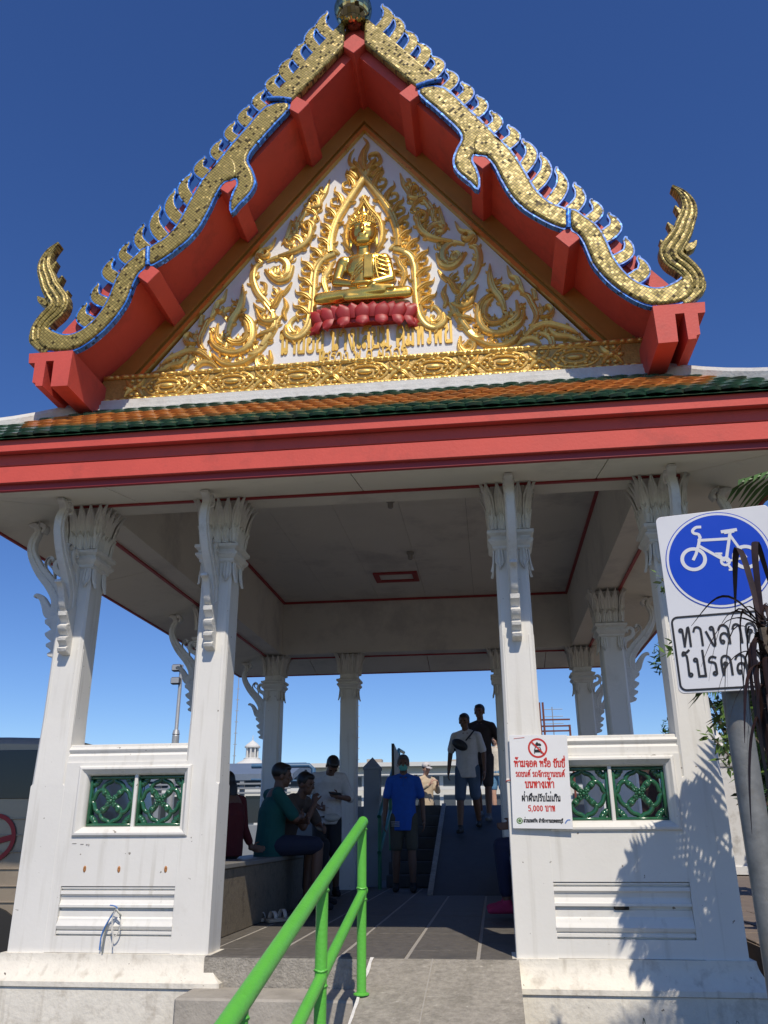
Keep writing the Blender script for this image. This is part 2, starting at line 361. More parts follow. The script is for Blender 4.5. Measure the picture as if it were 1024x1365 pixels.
STROKES=[([(0.596,4.752),(0.567,4.723),(0.582,4.685),(0.629,4.709),(0.643,4.776),(0.593,4.838),(0.569,4.796)],[0.022,0.033,0.044,0.049,0.044,0.038,0.016]),([(0.671,4.765),(0.674,4.686),(0.609,4.628),(0.53,4.661),(0.476,4.761),(0.455,4.919),(0.449,5.109),(0.443,5.26),(0.411,5.368),(0.353,5.426),(0.26,5.466)],[0.027,0.06,0.066,0.071,0.071,0.071,0.071,0.071,0.071,0.066,0.066]),([(0.295,5.484),(0.298,5.613),(0.259,5.797),(0.183,5.966),(0.076,6.156),(-0.038,6.363)],[0.071,0.071,0.071,0.071,0.066,0.06]),([(0.379,5.514),(0.284,5.511),(0.224,5.465)],[0.033,0.055,0.027]),([(0.876,4.579),(0.823,4.673),(0.774,4.788),(0.793,4.897)],[0.049,0.06,0.049,0.038]),([(0.947,4.952),(0.895,4.839),(0.812,4.805),(0.744,4.852)],[0.022,0.044,0.049,0.027]),([(0.793,4.91),(0.869,5.026),(0.945,5.129),(0.994,5.273),(0.983,5.399),(0.918,5.435)],[0.044,0.055,0.06,0.06,0.055,0.038]),([(0.918,5.435),(0.964,5.497),(0.931,5.565),(0.848,5.6),(0.804,5.704)],[0.038,0.049,0.049,0.038,0.011]),([(0.965,5.526),(0.891,5.496),(0.863,5.536),(0.901,5.569)],[0.044,0.044,0.033,0.022]),([(0.877,5.452),(0.771,5.484),(0.69,5.411),(0.698,5.299),(0.767,5.265),(0.83,5.327),(0.802,5.38),(0.753,5.347)],[0.027,0.049,0.06,0.055,0.049,0.044,0.033,0.022]),([(0.885,5.361),(0.821,5.27),(0.748,5.221),(0.667,5.254),(0.635,5.377)],[0.027,0.044,0.049,0.044,0.027]),([(0.771,5.491),(0.664,5.515),(0.57,5.563),(0.501,5.649),(0.48,5.749),(0.506,5.825)],[0.027,0.044,0.055,0.055,0.049,0.033]),([(0.535,5.581),(0.586,5.673),(0.659,5.71),(0.712,5.672),(0.692,5.612),(0.644,5.614),(0.633,5.649)],[0.033,0.049,0.055,0.049,0.044,0.033,0.022]),([(0.706,5.671),(0.685,5.757),(0.672,5.888)],[0.033,0.044,0.011]),([(0.479,5.734),(0.457,5.79),(0.506,5.84),(0.554,5.801),(0.528,5.739),(0.492,5.75)],[0.033,0.044,0.049,0.044,0.033,0.022]),([(0.612,5.749),(0.604,5.851),(0.558,5.949),(0.511,6.019)],[0.022,0.049,0.055,0.044]),([(0.423,5.874),(0.461,5.953),(0.535,5.991),(0.57,5.936)],[0.016,0.044,0.049,0.022]),([(0.486,5.986),(0.414,6.007),(0.428,6.099),(0.478,6.12),(0.488,6.069)],[0.038,0.049,0.049,0.038,0.022]),([(0.426,6.024),(0.392,6.11),(0.357,6.182),(0.325,6.308)],[0.044,0.049,0.044,0.011]),([(0.368,6.138),(0.406,6.188),(0.388,6.231)],[0.033,0.033,0.016]),([(0.708,5.12),(0.753,5.056),(0.785,4.977),(0.818,4.953)],[0.016,0.049,0.049,0.027]),([(0.641,5.21),(0.674,5.144),(0.719,5.08)],[0.016,0.038,0.033]),([(0.974,5.022),(0.936,4.964),(0.864,4.917)],[0.011,0.038,0.038]),([(0.876,4.704),(0.819,4.712),(0.763,4.747)],[0.016,0.044,0.033]),([(0.926,5.238),(0.877,5.206),(0.885,5.123),(0.91,5.154)],[0.016,0.033,0.033,0.016]),([(0.706,5.051),(0.679,4.967),(0.699,4.888),(0.679,4.819)],[0.011,0.044,0.044,0.022]),([(1.336,4.736),(1.314,4.636),(1.231,4.559),(1.12,4.524),(1.015,4.559),(0.962,4.659),(0.974,4.801),(1.041,4.888),(1.097,4.902)],[0.022,0.049,0.06,0.06,0.06,0.06,0.055,0.044,0.022]),([(1.281,4.838),(1.289,4.723),(1.237,4.647),(1.14,4.595)],[0.022,0.044,0.049,0.027]),([(1.087,4.874),(1.029,4.815),(1.008,4.716),(1.05,4.64),(1.127,4.638),(1.193,4.688),(1.165,4.738)],[0.027,0.049,0.055,0.055,0.049,0.038,0.022]),([(1.18,4.731),(1.156,4.854),(1.1,4.957),(1.076,5.082),(1.081,5.221)],[0.033,0.06,0.06,0.049,0.011]),([(1.205,4.876),(1.241,4.952),(1.18,4.982),(1.145,4.925)],[0.027,0.044,0.044,0.027]),([(1.348,4.889),(1.321,4.959),(1.296,5.048),(1.25,5.08),(1.225,5.189)],[0.022,0.049,0.049,0.038,0.011]),([(1.306,4.976),(1.257,4.953),(1.245,5.006)],[0.033,0.038,0.022]),([(1.317,4.904),(1.378,4.874),(1.411,4.787),(1.436,4.7),(1.422,4.628),(1.369,4.545)],[0.027,0.049,0.049,0.049,0.044,0.027]),([(1.438,4.825),(1.429,4.914),(1.406,4.93)],[0.038,0.038,0.011]),([(1.463,4.649),(1.534,4.655),(1.562,4.711),(1.526,4.752),(1.5,4.714)],[0.027,0.044,0.044,0.038,0.016]),([(1.464,4.667),(1.477,4.73),(1.466,4.792)],[0.033,0.033,0.011]),([(1.752,4.464),(1.694,4.511),(1.619,4.548),(1.512,4.583),(1.417,4.558),(1.325,4.472)],[0.016,0.044,0.055,0.06,0.055,0.038]),([(1.838,4.384),(1.745,4.394),(1.672,4.44),(1.58,4.458),(1.524,4.532)],[0.011,0.044,0.055,0.055,0.027]),([(1.542,4.377),(1.532,4.446),(1.474,4.493),(1.397,4.504)],[0.049,0.049,0.038,0.022]),([(1.45,4.387),(1.393,4.451),(1.315,4.445),(1.249,4.38)],[0.022,0.049,0.049,0.027]),([(1.306,4.531),(1.238,4.447),(1.143,4.405),(1.052,4.406),(0.978,4.443),(0.904,4.489)],[0.016,0.049,0.055,0.049,0.049,0.038]),([(0.996,4.505),(0.92,4.516),(0.849,4.614),(0.778,4.748),(0.75,4.817)],[0.033,0.055,0.066,0.06,0.038]),([(0.806,4.524),(0.795,4.437),(0.83,4.38),(0.891,4.385),(0.909,4.446),(0.872,4.469),(0.84,4.432)],[0.022,0.044,0.049,0.049,0.044,0.033,0.022]),([(0.928,4.673),(0.853,4.702),(0.776,4.713)],[0.016,0.049,0.033]),([(0.921,4.823),(0.858,4.8),(0.765,4.809),(0.721,4.868)],[0.022,0.049,0.049,0.022]),([(0.31,5.035),(0.341,5.134),(0.349,5.217),(0.315,5.283),(0.293,5.351),(0.252,5.396)],[0.038,0.049,0.055,0.055,0.038,0.011]),([(0.271,5.127),(0.249,5.166),(0.267,5.223),(0.308,5.213)],[0.027,0.038,0.033,0.022]),([(0.37,5.151),(0.354,5.218),(0.367,5.275)],[0.016,0.033,0.016])]
LEAVES=[((0.081,6.161),(0.166,6.38)),((0.19,5.985),(0.268,6.201)),((0.249,5.841),(0.348,6.021)),((0.287,5.695),(0.393,5.84)),((0.305,5.55),(0.416,5.676)),((0.37,5.435),(0.482,5.585)),((0.44,5.291),(0.559,5.447)),((0.45,5.134),(0.58,5.273)),((0.453,4.995),(0.602,5.118)),((0.475,4.859),(0.617,4.979))]
HALO=[(-0.015,6.064),(0.052,5.919),(0.133,5.794),(0.165,5.657),(0.15,5.533),(0.103,5.447)]
# ------------------------------------------------------------------ ground
GROUND_Z = -0.50
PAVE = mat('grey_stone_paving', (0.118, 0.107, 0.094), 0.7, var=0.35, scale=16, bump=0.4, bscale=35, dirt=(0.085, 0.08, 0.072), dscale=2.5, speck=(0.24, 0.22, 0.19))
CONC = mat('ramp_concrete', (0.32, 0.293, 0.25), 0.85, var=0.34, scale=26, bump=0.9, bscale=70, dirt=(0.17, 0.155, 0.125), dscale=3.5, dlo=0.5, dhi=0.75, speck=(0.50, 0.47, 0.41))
GROUT = mat('pale_grout', (0.36, 0.335, 0.30), 0.85, var=0.15, scale=20)
BRICKP = mat('brown_paving', (0.19, 0.15, 0.12), 0.8, var=0.2, scale=6, bump=0.4, dirt=(0.16, 0.13, 0.11), dscale=3)
ASPH = mat('street_asphalt', (0.09, 0.088, 0.085), 0.85, var=0.2, scale=8, bump=0.5)
WATER = mat('river_water', (0.03, 0.05, 0.05), 0.08, var=0.2, bump=0.8, bscale=3)
g = MB(); g.add([(-400,-60,GROUND_Z),(400,-60,GROUND_Z),(400,13,GROUND_Z),(-400,13,GROUND_Z)], [(0,1,2,3)])
struct(g.build('street_ground', ASPH))
g = MB(); g.add([(-900,13,-2.2),(900,13,-2.2),(900,1800,-2.2),(-900,1800,-2.2)], [(0,1,2,3)])
struct(g.build('river', WATER))
g = MB(); g.box(2.62, 14, -0.15, 13, GROUND_Z-0.3, -0.02)
side = struct(g.build('side_pavement', BRICKP))
# paving stones of the side pavement that can be told apart
sb = MB(); sb.box(-0.145, 0.145, -0.145, 0.145, 0, 0.012, 0.004)
first = None
for i in range(7):
    for j in range(12):
        x, y = 2.78 + 0.3*i, 0.05 + 0.3*j
        if first is None: first = sb.build('paving_stone', BRICKP, side, loc=(x, y, -0.018)); o = first
        else: o = copy_mesh(first, 'paving_stone', side, (x, y, -0.018 + random.uniform(-0.003, 0.003)))

A_, B_, W_, H_ = 1.10, 2.209, 0.1157, 3.14
DM, DD = 3.074, 6.011
PAV = tag(empty('riverside_pavilion', (0, 0, 0)), 'white open pavilion with gilded gable and coral red eaves over the ramp', 'pavilion')

# platform, steps and ramp
pf = MB(); pf.box(-2.36, 2.36, 0.12, 6.3, GROUND_Z-0.1, -0.008); pf.box(-0.975, 0.975, -0.185, 0.119, GROUND_Z-0.1, -0.0085)
platform = pf.build('platform', CONC, PAV)
# floor slabs, cut by pale grouted bands
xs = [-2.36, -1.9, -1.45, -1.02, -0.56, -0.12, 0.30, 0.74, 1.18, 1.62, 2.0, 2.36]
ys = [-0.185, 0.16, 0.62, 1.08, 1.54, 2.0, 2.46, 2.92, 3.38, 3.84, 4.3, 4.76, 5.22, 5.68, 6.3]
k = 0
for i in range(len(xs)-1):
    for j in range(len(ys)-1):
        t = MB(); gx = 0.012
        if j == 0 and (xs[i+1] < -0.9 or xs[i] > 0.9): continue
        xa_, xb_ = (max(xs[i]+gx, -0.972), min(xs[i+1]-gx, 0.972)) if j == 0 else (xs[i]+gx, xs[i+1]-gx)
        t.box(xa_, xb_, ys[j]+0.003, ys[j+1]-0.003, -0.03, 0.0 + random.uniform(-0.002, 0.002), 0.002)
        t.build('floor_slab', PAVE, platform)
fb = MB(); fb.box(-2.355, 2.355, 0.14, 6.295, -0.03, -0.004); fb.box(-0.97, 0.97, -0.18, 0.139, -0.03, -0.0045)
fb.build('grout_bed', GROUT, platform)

# ramp: one sloping slab beside the steps
RX0, RX1, RS = 0.085, 0.985, 0.24
ry1 = -0.19 - (0 - GROUND_Z)/RS
rp = MB()
rp.loft([[(x, -0.187, GROUND_Z-0.2), (x, -0.187, -0.003), (x, ry1, GROUND_Z+0.002), (x, ry1, GROUND_Z-0.2)] for x in (RX0, RX1)])
ramp = tag(rp.build('concrete_ramp', CONC), 'sloping grey concrete ramp leading up into the pavilion floor', 'ramp')
# pale joint line and the chipped white edge of the ramp
def on_ramp(y): return -RS*(-0.19 - y)
jl = MB(); 
for (xa, xb) in ((0.462, 0.470),):
    jl.add([(xa, -0.20, on_ramp(-0.20)+0.003), (xb, -0.20, on_ramp(-0.20)+0.003), (xb-0.03, -1.5, on_ramp(-1.5)+0.003), (xa-0.03, -1.5, on_ramp(-1.5)+0.003)], [(0,1,2,3)])
jl.build('joint_line', GROUT, ramp, fixn=False)
ed = MB(); pts = []
for i in range(26):
    y = -0.19 - 0.075*i
    w = 0.012 + random.uniform(0, 0.012)
    pts.append((RX0 - 0.004, y, w))
V = []; F = []
for x, y, w in pts: V += [(x, y, on_ramp(y)-0.035), (x, y, on_ramp(y)+0.004), (x+w, y, on_ramp(y)+0.004)]
for i in range(len(pts)-1):
    a = i*3; F += [(a, a+3, a+4, a+1), (a+1, a+4, a+5, a+2)]
mesh_obj('painted_edge', V, F, mat('chipped_white_edge', (0.72, 0.70, 0.66), 0.8, var=0.2, scale=40), ramp)
# steps left of the ramp
STONE = mat('step_stone', (0.36, 0.33, 0.285), 0.8, var=0.2, scale=8, bump=0.6, bscale=45, dirt=(0.20, 0.18, 0.15), dscale=4)
st_ = empty('stone_steps', (0, -0.4, GROUND_Z)); tag(st_, 'worn grey stone steps beside the green handrail', 'steps')
st_.location = (0, 0, 0)
for k, (yf, z) in enumerate(((-0.56, -0.17), (-0.94, -0.335))):
    t = MB(); t.box(-1.02 - 0.0*k, RX0 - 0.004, yf, -0.188 if k == 0 else -0.563, GROUND_Z-0.05, z, 0.012)
    t.build('step', STONE, st_)

# plinths under the low walls
def plinth(x0, x1):
    pts = catmull([(-0.150, 0.0, 0), (-0.152, -0.02, 0), (-0.160, -0.05, 0), (-0.182, -0.09, 0), (-0.212, -0.122, 0), (-0.238, -0.142, 0)], 3)
    prof = [(-0.125, 0.0)] + [(p.x, p.y) for p in pts] + [(-0.246, -0.146), (-0.246, -0.174), (-0.232, -0.181), (-0.232, GROUND_Z-0.1)]
    rings = []
    for y, z in prof:
        d = -0.125 - y
        yb = 0.13 - d*0 
        rings.append([(x0-d, y, z), (x1+d, y, z), (x1+d, 0.14, z), (x0-d, 0.14, z)])
    t = MB(); t.loft(rings)
    o = t.build('plinth', WHITE_OLD, PAV); auto_smooth(o, 22); return o
plinth(-B_-W_-0.018, -A_+W_+0.012)
plinth(A_-W_-0.012, B_+W_+0.018)

# low walls between the paired front columns, with two glazed lattice blocks each
def mould(prof, x0, x1, parent, name='moulding', m=WHITE):
    t = MB(); t.extr_x(prof, x0, x1); o = t.build(name, m, parent); return auto_smooth(o, 30)
lattice_src = None
def lattice(parent, cx, cz, s=0.165):
    """glazed openwork block: square rim with a quatrefoil of round bars, rosette and corner leaves"""
    global lattice_src
    y0 = -0.045
    if lattice_src is None:
        t = MB(); hw = s; bt = 0.016
        for (xa, xb, za, zb) in ((-hw, hw, hw-bt*1.3, hw), (-hw, hw, -hw, -hw+bt*1.3), (-hw, -hw+bt*1.3, -hw+bt*1.3, hw-bt*1.3), (hw-bt*1.3, hw, -hw+bt*1.3, hw-bt*1.3)):
            t.box(xa, xb, -0.04, 0.04, za, zb, 0.006)
        for k in range(4):
            a = k*PI/2
            def rot(p): return (p[0]*math.cos(a)-p[1]*math.sin(a), 0 if len(p) < 3 else p[2], p[0]*math.sin(a)+p[1]*math.cos(a))
            lobe = catmull([(0.030, 0.028, 0), (0.062, 0.052, 0), (0.075, 0.088, 0), (0.052, 0.118, 0), (0.018, 0.130, 0), (0, 0.148, 0), (-0.018, 0.130, 0), (-0.052, 0.118, 0), (-0.075, 0.088, 0), (-0.062, 0.052, 0), (-0.030, 0.028, 0)], 3)
            t.tube([rot((p.x, p.y, -0.012)) for p in lobe], 0.0155, 8)
            for sx in (-1, 1):
                e = rot((sx*0.052, 0.058, -0.03)); t.ell(e, (0.016, 0.012, 0.016), 8, 6)
                e = rot((sx*0.020, 0.030, -0.03)); t.ell(e, (0.013, 0.010, 0.013), 8, 6)
            q = rot((0.118, 0.118, 0))
            for j, (du, dv) in enumerate(((0, 0), (0.017, -0.012), (-0.012, 0.017))):
                e = rot((0.122+du, 0.122+dv, -0.014)); t.ell(e, (0.024, 0.020, 0.022), 8, 6)
            p0, p1 = rot((0.0, 0.0, -0.02)), rot((0.055, 0.055, -0.02)); t.tube([p0, p1], 0.013, 7)
        for k in range(8):
            a = k*PI/4; t.ell((0.022*math.cos(a), -0.036, 0.022*math.sin(a)), (0.010, 0.008, 0.010), 8, 5)
        t.ell((0, -0.042, 0), (0.014, 0.012, 0.014), 8, 6)
        lattice_src = auto_smooth(t.build('lattice_block', GREENC, parent, loc=(cx, y0, cz)), 50)
        return lattice_src
    return copy_mesh(lattice_src, 'lattice_block', parent, (cx, y0, cz))
def low_wall(sgn):
    xa, xb = A_-0.10, B_+0.10                  # measured outward
    X = (lambda v: -v) if sgn < 0 else (lambda v: v)
    fy = -0.1255
    ow = (A_+0.132, B_-0.214) if sgn < 0 else (A_+0.195, B_-0.213)   # lattice opening
    ow = (1.232, 1.922); zz = (0.765, 1.100)
    if sgn > 0: ow = (1.296, 1.986); zz = (0.782, 1.112)
    t = MB()
    def bx(u0, u1, z0, z1, y0=fy, y1=0.10):
        if u1 > u0 and z1 > z0: t.box(X(u0), X(u1), y0, y1, z0, z1)
    pan = (1.222, 2.018, 0.098, 0.395) if sgn < 0 else (1.222, 2.050, 0.105, 0.425)
    bx(A_+W_+0.006, pan[0], 0.002, zz[0]-0.06)
    bx(pan[1], B_-W_-0.006, 0.002, zz[0]-0.06)
    bx(pan[0], pan[1], pan[3], zz[0]-0.06)
    bx(pan[0], pan[1], 0.002, pan[2])
    bx(pan[0], pan[1], pan[2], pan[3], fy+0.035)
    bx(A_+W_+0.006, ow[0]-0.06, zz[0]-0.06, 1.186)
    bx(ow[1]+0.06, B_-W_-0.006, zz[0]-0.06, 1.186)
    bx(ow[0]-0.06, ow[1]+0.06, zz[1]+0.06, 1.186)
    wall = t.build('low_wall', WHITE, PAV)
    # coping with a stepped moulding
    c = [(0.10, 1.183), (-0.112, 1.183), (-0.112, 1.232), (-0.100, 1.24), (-0.095, 1.25), (-0.106, 1.262), (-0.112, 1.275), (-0.104, 1.288), (-0.092, 1.292), (-0.092, 1.306), (-0.080, 1.312), (0.10, 1.312)]
    mould(c, X(A_+W_+0.004), X(B_-W_-0.004), wall, 'coping')
    # picture-frame moulding round the lattice
    pr = [(-0.062, -0.125), (-0.062, -0.134), (-0.052, -0.144), (-0.040, -0.146), (-0.030, -0.136), (-0.026, -0.130), (-0.016, -0.124), (-0.006, -0.108), (0.0, -0.085), (0.0, 0.05)]
    rings = []
    for d, y in pr:
        x0, x1, z0, z1 = ow[0]+d, ow[1]-d, zz[0]+d, zz[1]-d
        rings.append([(X(x0), y, z0), (X(x1), y, z0), (X(x1), y, z1), (X(x0), y, z1)])
    m_ = MB(); m_.loft(rings, cap=False); auto_smooth(m_.build('window_frame', WHITE, wall), 30)
    mid = (ow[0]+ow[1])/2
    m2 = MB(); m2.box(X(mid-0.012), X(mid+0.012), -0.10, 0.0, zz[0]-0.01, zz[1]+0.01, 0.004); m2.build('mullion', WHITE, wall)
    hw = (ow[1]-ow[0])/4
    for k in (-1, 1): lattice(wall, X(mid + k*(hw+0.004)), (zz[0]+zz[1])/2 - 0.002)
    # sunk panel with a run of mouldings
    z0, z1 = pan[2], pan[3]; hh = z1-z0
    b = fy+0.036
    prof = [(b, z1), (b-0.03, z1-0.02*hh), (b-0.03, z1-0.05*hh), (b-0.012, z1-0.06*hh), (b-0.012, z1-0.085*hh), (b-0.034, z1-0.095*hh), (b-0.036, z1-0.16*hh),
            (b-0.022, z1-0.2*hh), (b-0.016, z1-0.28*hh), (b-0.026, z1-0.36*hh), (b-0.034, z1-0.38*hh), (b-0.034, z1-0.43*hh), (b-0.004, z1-0.435*hh), (b-0.004, z1-0.49*hh),
            (b-0.016, z1-0.50*hh), (b-0.016, z1-0.62*hh), (b-0.026, z1-0.66*hh), (b-0.028, z1-0.70*hh), (b-0.036, z1-0.74*hh), (b-0.044, z1-0.80*hh), (b-0.036, z1-0.86*hh), (b-0.022, z1-0.89*hh), (b-0.030, z1-0.91*hh), (b-0.030, z1-0.96*hh), (b-0.005, z1-0.97*hh), (b-0.005, z0), (b+0.02, z0), (b+0.02, z1)]
    mould(prof, X(pan[0]+0.002), X(pan[1]-0.002), wall, 'sunk_moulding')
    return wall
wallL = low_wall(-1)
wallR = low_wall(1)
# rusty stubs and the hole left in the plaster
RUST = mat('rust_stain', (0.42, 0.19, 0.07), 0.9, var=0.35, scale=60)
HOLE = mat('dark_hole', (0.015, 0.013, 0.011), 0.9)
for (x, z) in ((-1.866, 0.50), (-1.625, 0.498), (-1.300, 0.498)):
    t = MB(); t.ell((x, -0.126, z), (0.011, 0.006, 0.021), 10, 7); t.ell((x+0.003, -0.127, z+0.010), (0.007, 0.008, 0.009), 8, 6)
    t.build('rust_stub', RUST, wallL, smooth=True)
t = MB(); t.box(1.585, 1.675, -0.120, -0.09, 0.268, 0.294, 0.004); t.build('hole', HOLE, wallR)
t = MB()
for dx, dz, w, h in ((-1.96, 0.66, 0.03, 0.004), (-1.905, 0.655, 0.022, 0.005), (-1.87, 0.652, 0.012, 0.008), (-1.855, 0.65, 0.006, 0.014)):
    t.box(dx-w/2, dx+w/2, -0.128, -0.124, dz-h/2, dz+h/2)
t.build('scuff_mark', mat('grey_scuff', (0.30, 0.28, 0.26), 0.9), wallL)

# ------------------------------------------------------------------ columns with lotus capitals
def leaf_mesh(w, h, out, thick, mid=True):
    """one pointed lotus leaf rising h, flaring outwards by `out`, raised midrib and beaded margin"""
    t = MB(); N = 8; rows = []
    for i in range(N+1):
        s = i/N
        wd = w*(0.78 + 0.22*math.sin(PI*min(1, s*0.9))) * (1 if s < 0.62 else max(0.03, (1-s)/0.38)**0.8)
        z = h*s; y = -out*(s**2.2)
        rows.append([(-wd/2, y, z), (-wd*0.36, y-thick*0.75, z), (-wd*0.22, y-thick*0.25, z), (0, y-thick*1.0, z), (wd*0.22, y-thick*0.25, z), (wd*0.36, y-thick*0.75, z), (wd/2, y, z), (wd*0.3, y+thick*0.6, z), (-wd*0.3, y+thick*0.6, z)])
    t.loft(rows)
    return t
LEAF = None; PETAL = None; PEND = None
def column(x, y, z0=0.0, pier=True, front=True, half=W_):
    global LEAF, PETAL, PEND
    w = half; c = 0.018
    t = MB()
    def ring(h, z, ch): return [(x-h, y-h+ch, z), (x-h+ch, y-h, z), (x+h-ch, y-h, z), (x+h, y-h+ch, z), (x+h, y+h-ch, z), (x+h-ch, y+h, z), (x-h+ch, y+h, z), (x-h, y+h-ch, z)]
    rings = []
    if pier: rings += [ring(w+0.011, z0-0.002, 0.003), ring(w+0.011, 1.03, 0.003), ring(w+0.011, 1.045, c*1.1), ring(w+0.002, 1.5, c)]
    else: rings += [ring(w, z0-0.02, c)]
    rings += [ring(w, 2.42, c), ring(w*0.99, 2.64, c)]
    t.loft(rings)
    o = t.build('column', WHITE, PAV)
    # shallow groove lines beside the corners
    g_ = MB()
    for sx in (-1, 1):
        g_.box(x+sx*(w-0.036), x+sx*(w-0.026), y-w-0.004, y-w+0.01, 1.09 if pier else 0.1, 2.0, 0.002)
        g_.box(x+sx*(w+0.004), x+sx*(w-0.01), y-w+0.026, y-w+0.036, 1.09 if pier else 0.1, 2.0, 0.002)
    g_.build('corner_bead', WHITE, o)
    # necking mouldings
    nk = MB(); zb = 2.62
    prof = [(w+0.005, zb), (w+0.018, zb+0.012), (w+0.018, zb+0.03), (w+0.03, zb+0.04), (w+0.045, zb+0.06), (w+0.045, zb+0.075), (w+0.028, zb+0.085), (w+0.028, zb+0.10), (w+0.052, zb+0.118), (w+0.052, zb+0.140), (w+0.02, zb+0.15), (w+0.005, zb+0.16), (w+0.01, 3.12)]
    nk.lathe(prof, (x, y, 0), sq=True); nk.build('necking', CARVED, o)
    # hanging leaves below the necking
    for k in range(4):
        a = k*PI/2
        for u in (-0.085, 0.085):
            px, py = u, -w-0.006
            X, Y = px*math.cos(a)-py*math.sin(a), px*math.sin(a)+py*math.cos(a)
            if PEND is None:
                PEND = leaf_mesh(0.070, 0.155, 0.022, 0.012).build('hanging_leaf', CARVED, o); auto_smooth(PEND, 40); q = PEND
            else: q = copy_mesh(PEND, 'hanging_leaf', o)
            q.location = (x+X, y+Y, zb+0.004); q.rotation_euler = (PI, 0, a+PI) if False else (0, 0, a); q.scale = (1, 1, -1)
    # lower ring of small petals, upper ring of tall leaves
    n_u = 5
    for k in range(4):
        a = k*PI/2
        for i in range(n_u):
            u = (i-(n_u-1)/2)/(n_u-1)*2
            for kind in (0, 1):
                if kind == 1:
                    px, py, zz = u*(w+0.016), -w-0.012, zb+0.225
                    yaw = u*0.42
                    if LEAF is None:
                        LEAF = auto_smooth(leaf_mesh(0.080, 0.292, 0.070, 0.014).build('capital_leaf', CARVED, o), 40); q = LEAF
                    else: q = copy_mesh(LEAF, 'capital_leaf', o)
                else:
                    if not front: continue
                    px, py, zz = (u*0.95)*(w+0.012), -w-0.014, zb+0.155
                    yaw = u*0.35
                    if PETAL is None:
                        PETAL = auto_smooth(leaf_mesh(0.068, 0.145, 0.026, 0.016).build('capital_petal', CARVED, o), 40); q = PETAL
                    else: q = copy_mesh(PETAL, 'capital_petal', o)
                X, Y = px*math.cos(a)-py*math.sin(a), px*math.sin(a)+py*math.cos(a)
                q.location = (x+X, y+Y, zz); q.rotation_euler = (0, 0, a+yaw)
                if abs(u) == 1 and kind == 1: q.scale = (0.9, 1.15, 1.0)
    return o
COLS = {}
for nm, x in (('ol', -B_), ('il', -A_), ('ir', A_), ('or', B_)):
    COLS[nm] = column(x, 0.0)
for nm, x, y in (('ml', -B_, DM), ('mr', B_, DM), ('bl', -B_, DD), ('bil', -A_, DD), ('bir', A_, DD), ('br', B_, DD)):
    COLS[nm] = column(x, y, pier=False, front=(nm in ('mr',)))

# ------------------------------------------------------------------ eave brackets (slender carved S shapes)
BR = {}
def bracket(x, y, ang):
    """built facing -y at a column face; u is outward"""
    base = W_ + 0.004
    if not BR:
        specs = [('bracket', ribbon_outline([(0.00, 2.16), (0.05, 2.30), (0.06, 2.42), (0.13, 2.53), (0.25, 2.66), (0.335, 2.80), (0.345, 2.90), (0.315, 2.98), (0.34, 3.035), (0.40, 3.045)], [0.10, 0.11, 0.115, 0.105, 0.088, 0.072, 0.064, 0.058, 0.050, 0.02], 5), 0.029)]
        specs += [('console', [(-0.01, 1.95), (0.03, 1.955), (0.075, 1.97), (0.085, 1.99), (0.055, 2.01), (0.075, 2.03), (0.10, 2.045), (0.105, 2.065), (0.065, 2.085), (0.10, 2.11), (0.12, 2.13), (0.125, 2.15), (0.08, 2.175), (0.10, 2.20), (0.135, 2.225), (0.14, 2.255), (0.09, 2.275), (0.07, 2.30), (-0.01, 2.33)], 0.034)]
        specs += [('hook_leaf', ribbon_outline([(0.05, 2.27), (0.12, 2.30), (0.16, 2.37), (0.20, 2.43), (0.245, 2.455), (0.262, 2.44)], [0.03, 0.075, 0.06, 0.045, 0.030, 0.012], 4), 0.026)]
        specs += [('scroll', ribbon_outline([(0.02, 2.40), (0.005, 2.52), (0.03, 2.60), (0.10, 2.64), (0.125, 2.70), (0.09, 2.735), (0.055, 2.71), (0.07, 2.685)], [0.03, 0.06, 0.06, 0.045, 0.04, 0.035, 0.03, 0.015], 4), 0.028)]
        specs += [('scroll', ribbon_outline([(0.14, 2.56), (0.15, 2.64), (0.20, 2.70), (0.19, 2.75), (0.155, 2.755), (0.15, 2.73)], [0.05, 0.05, 0.04, 0.03, 0.025, 0.012], 4), 0.024)]
        specs += [('crest', ribbon_outline([(0.27, 2.97), (0.255, 3.01), (0.28, 3.04), (0.31, 3.03), (0.30, 3.005)], [0.02, 0.035, 0.035, 0.03, 0.012], 4), 0.040)]
        BR['s'] = specs
    root = None; f = lambda u, z, w: (w, -(base+u), z)
    key = 'm'
    if key not in BR:
        BR[key] = []
        for nm, ol, th in BR['s']:
            o = plate(nm, ol, -th, th, CARVED, None, bev=0.008, to3=lambda a, b, c: (c, -(base+a), b))
            BR[key].append(o)
        obs = BR[key]
        # raised rib along the main body
        rb = MB(); pth = catmull([(0.05, 2.30, 0), (0.06, 2.42, 0), (0.13, 2.53, 0), (0.25, 2.66, 0), (0.335, 2.80, 0), (0.345, 2.90, 0), (0.315, 2.98, 0)], 4)
        for s in (-1, 1): rb.tube([(s*0.027, -(base+p.x), p.y) for p in pth], 0.010, 6)
        obs.append(auto_smooth(rb.build('rib', CARVED), 40))
    else:
        obs = [copy_mesh(q, q.name.split('.')[0], None) for q in BR[key]]
    main = obs[0]
    main.parent = PAV; main.location = (x, y, 0); main.rotation_euler = (0, 0, ang)
    for q in obs[1:]: q.parent = main; q.location = (0, 0, 0); q.rotation_euler = (0, 0, 0)
for x in (-B_, -A_, A_, B_): bracket(x, 0, 0)
for y in (0, DM, DD): bracket(-B_, y, -PI/2); bracket(B_, y, PI/2)
for x in (-B_, -A_, A_, B_): bracket(x, DD, PI)

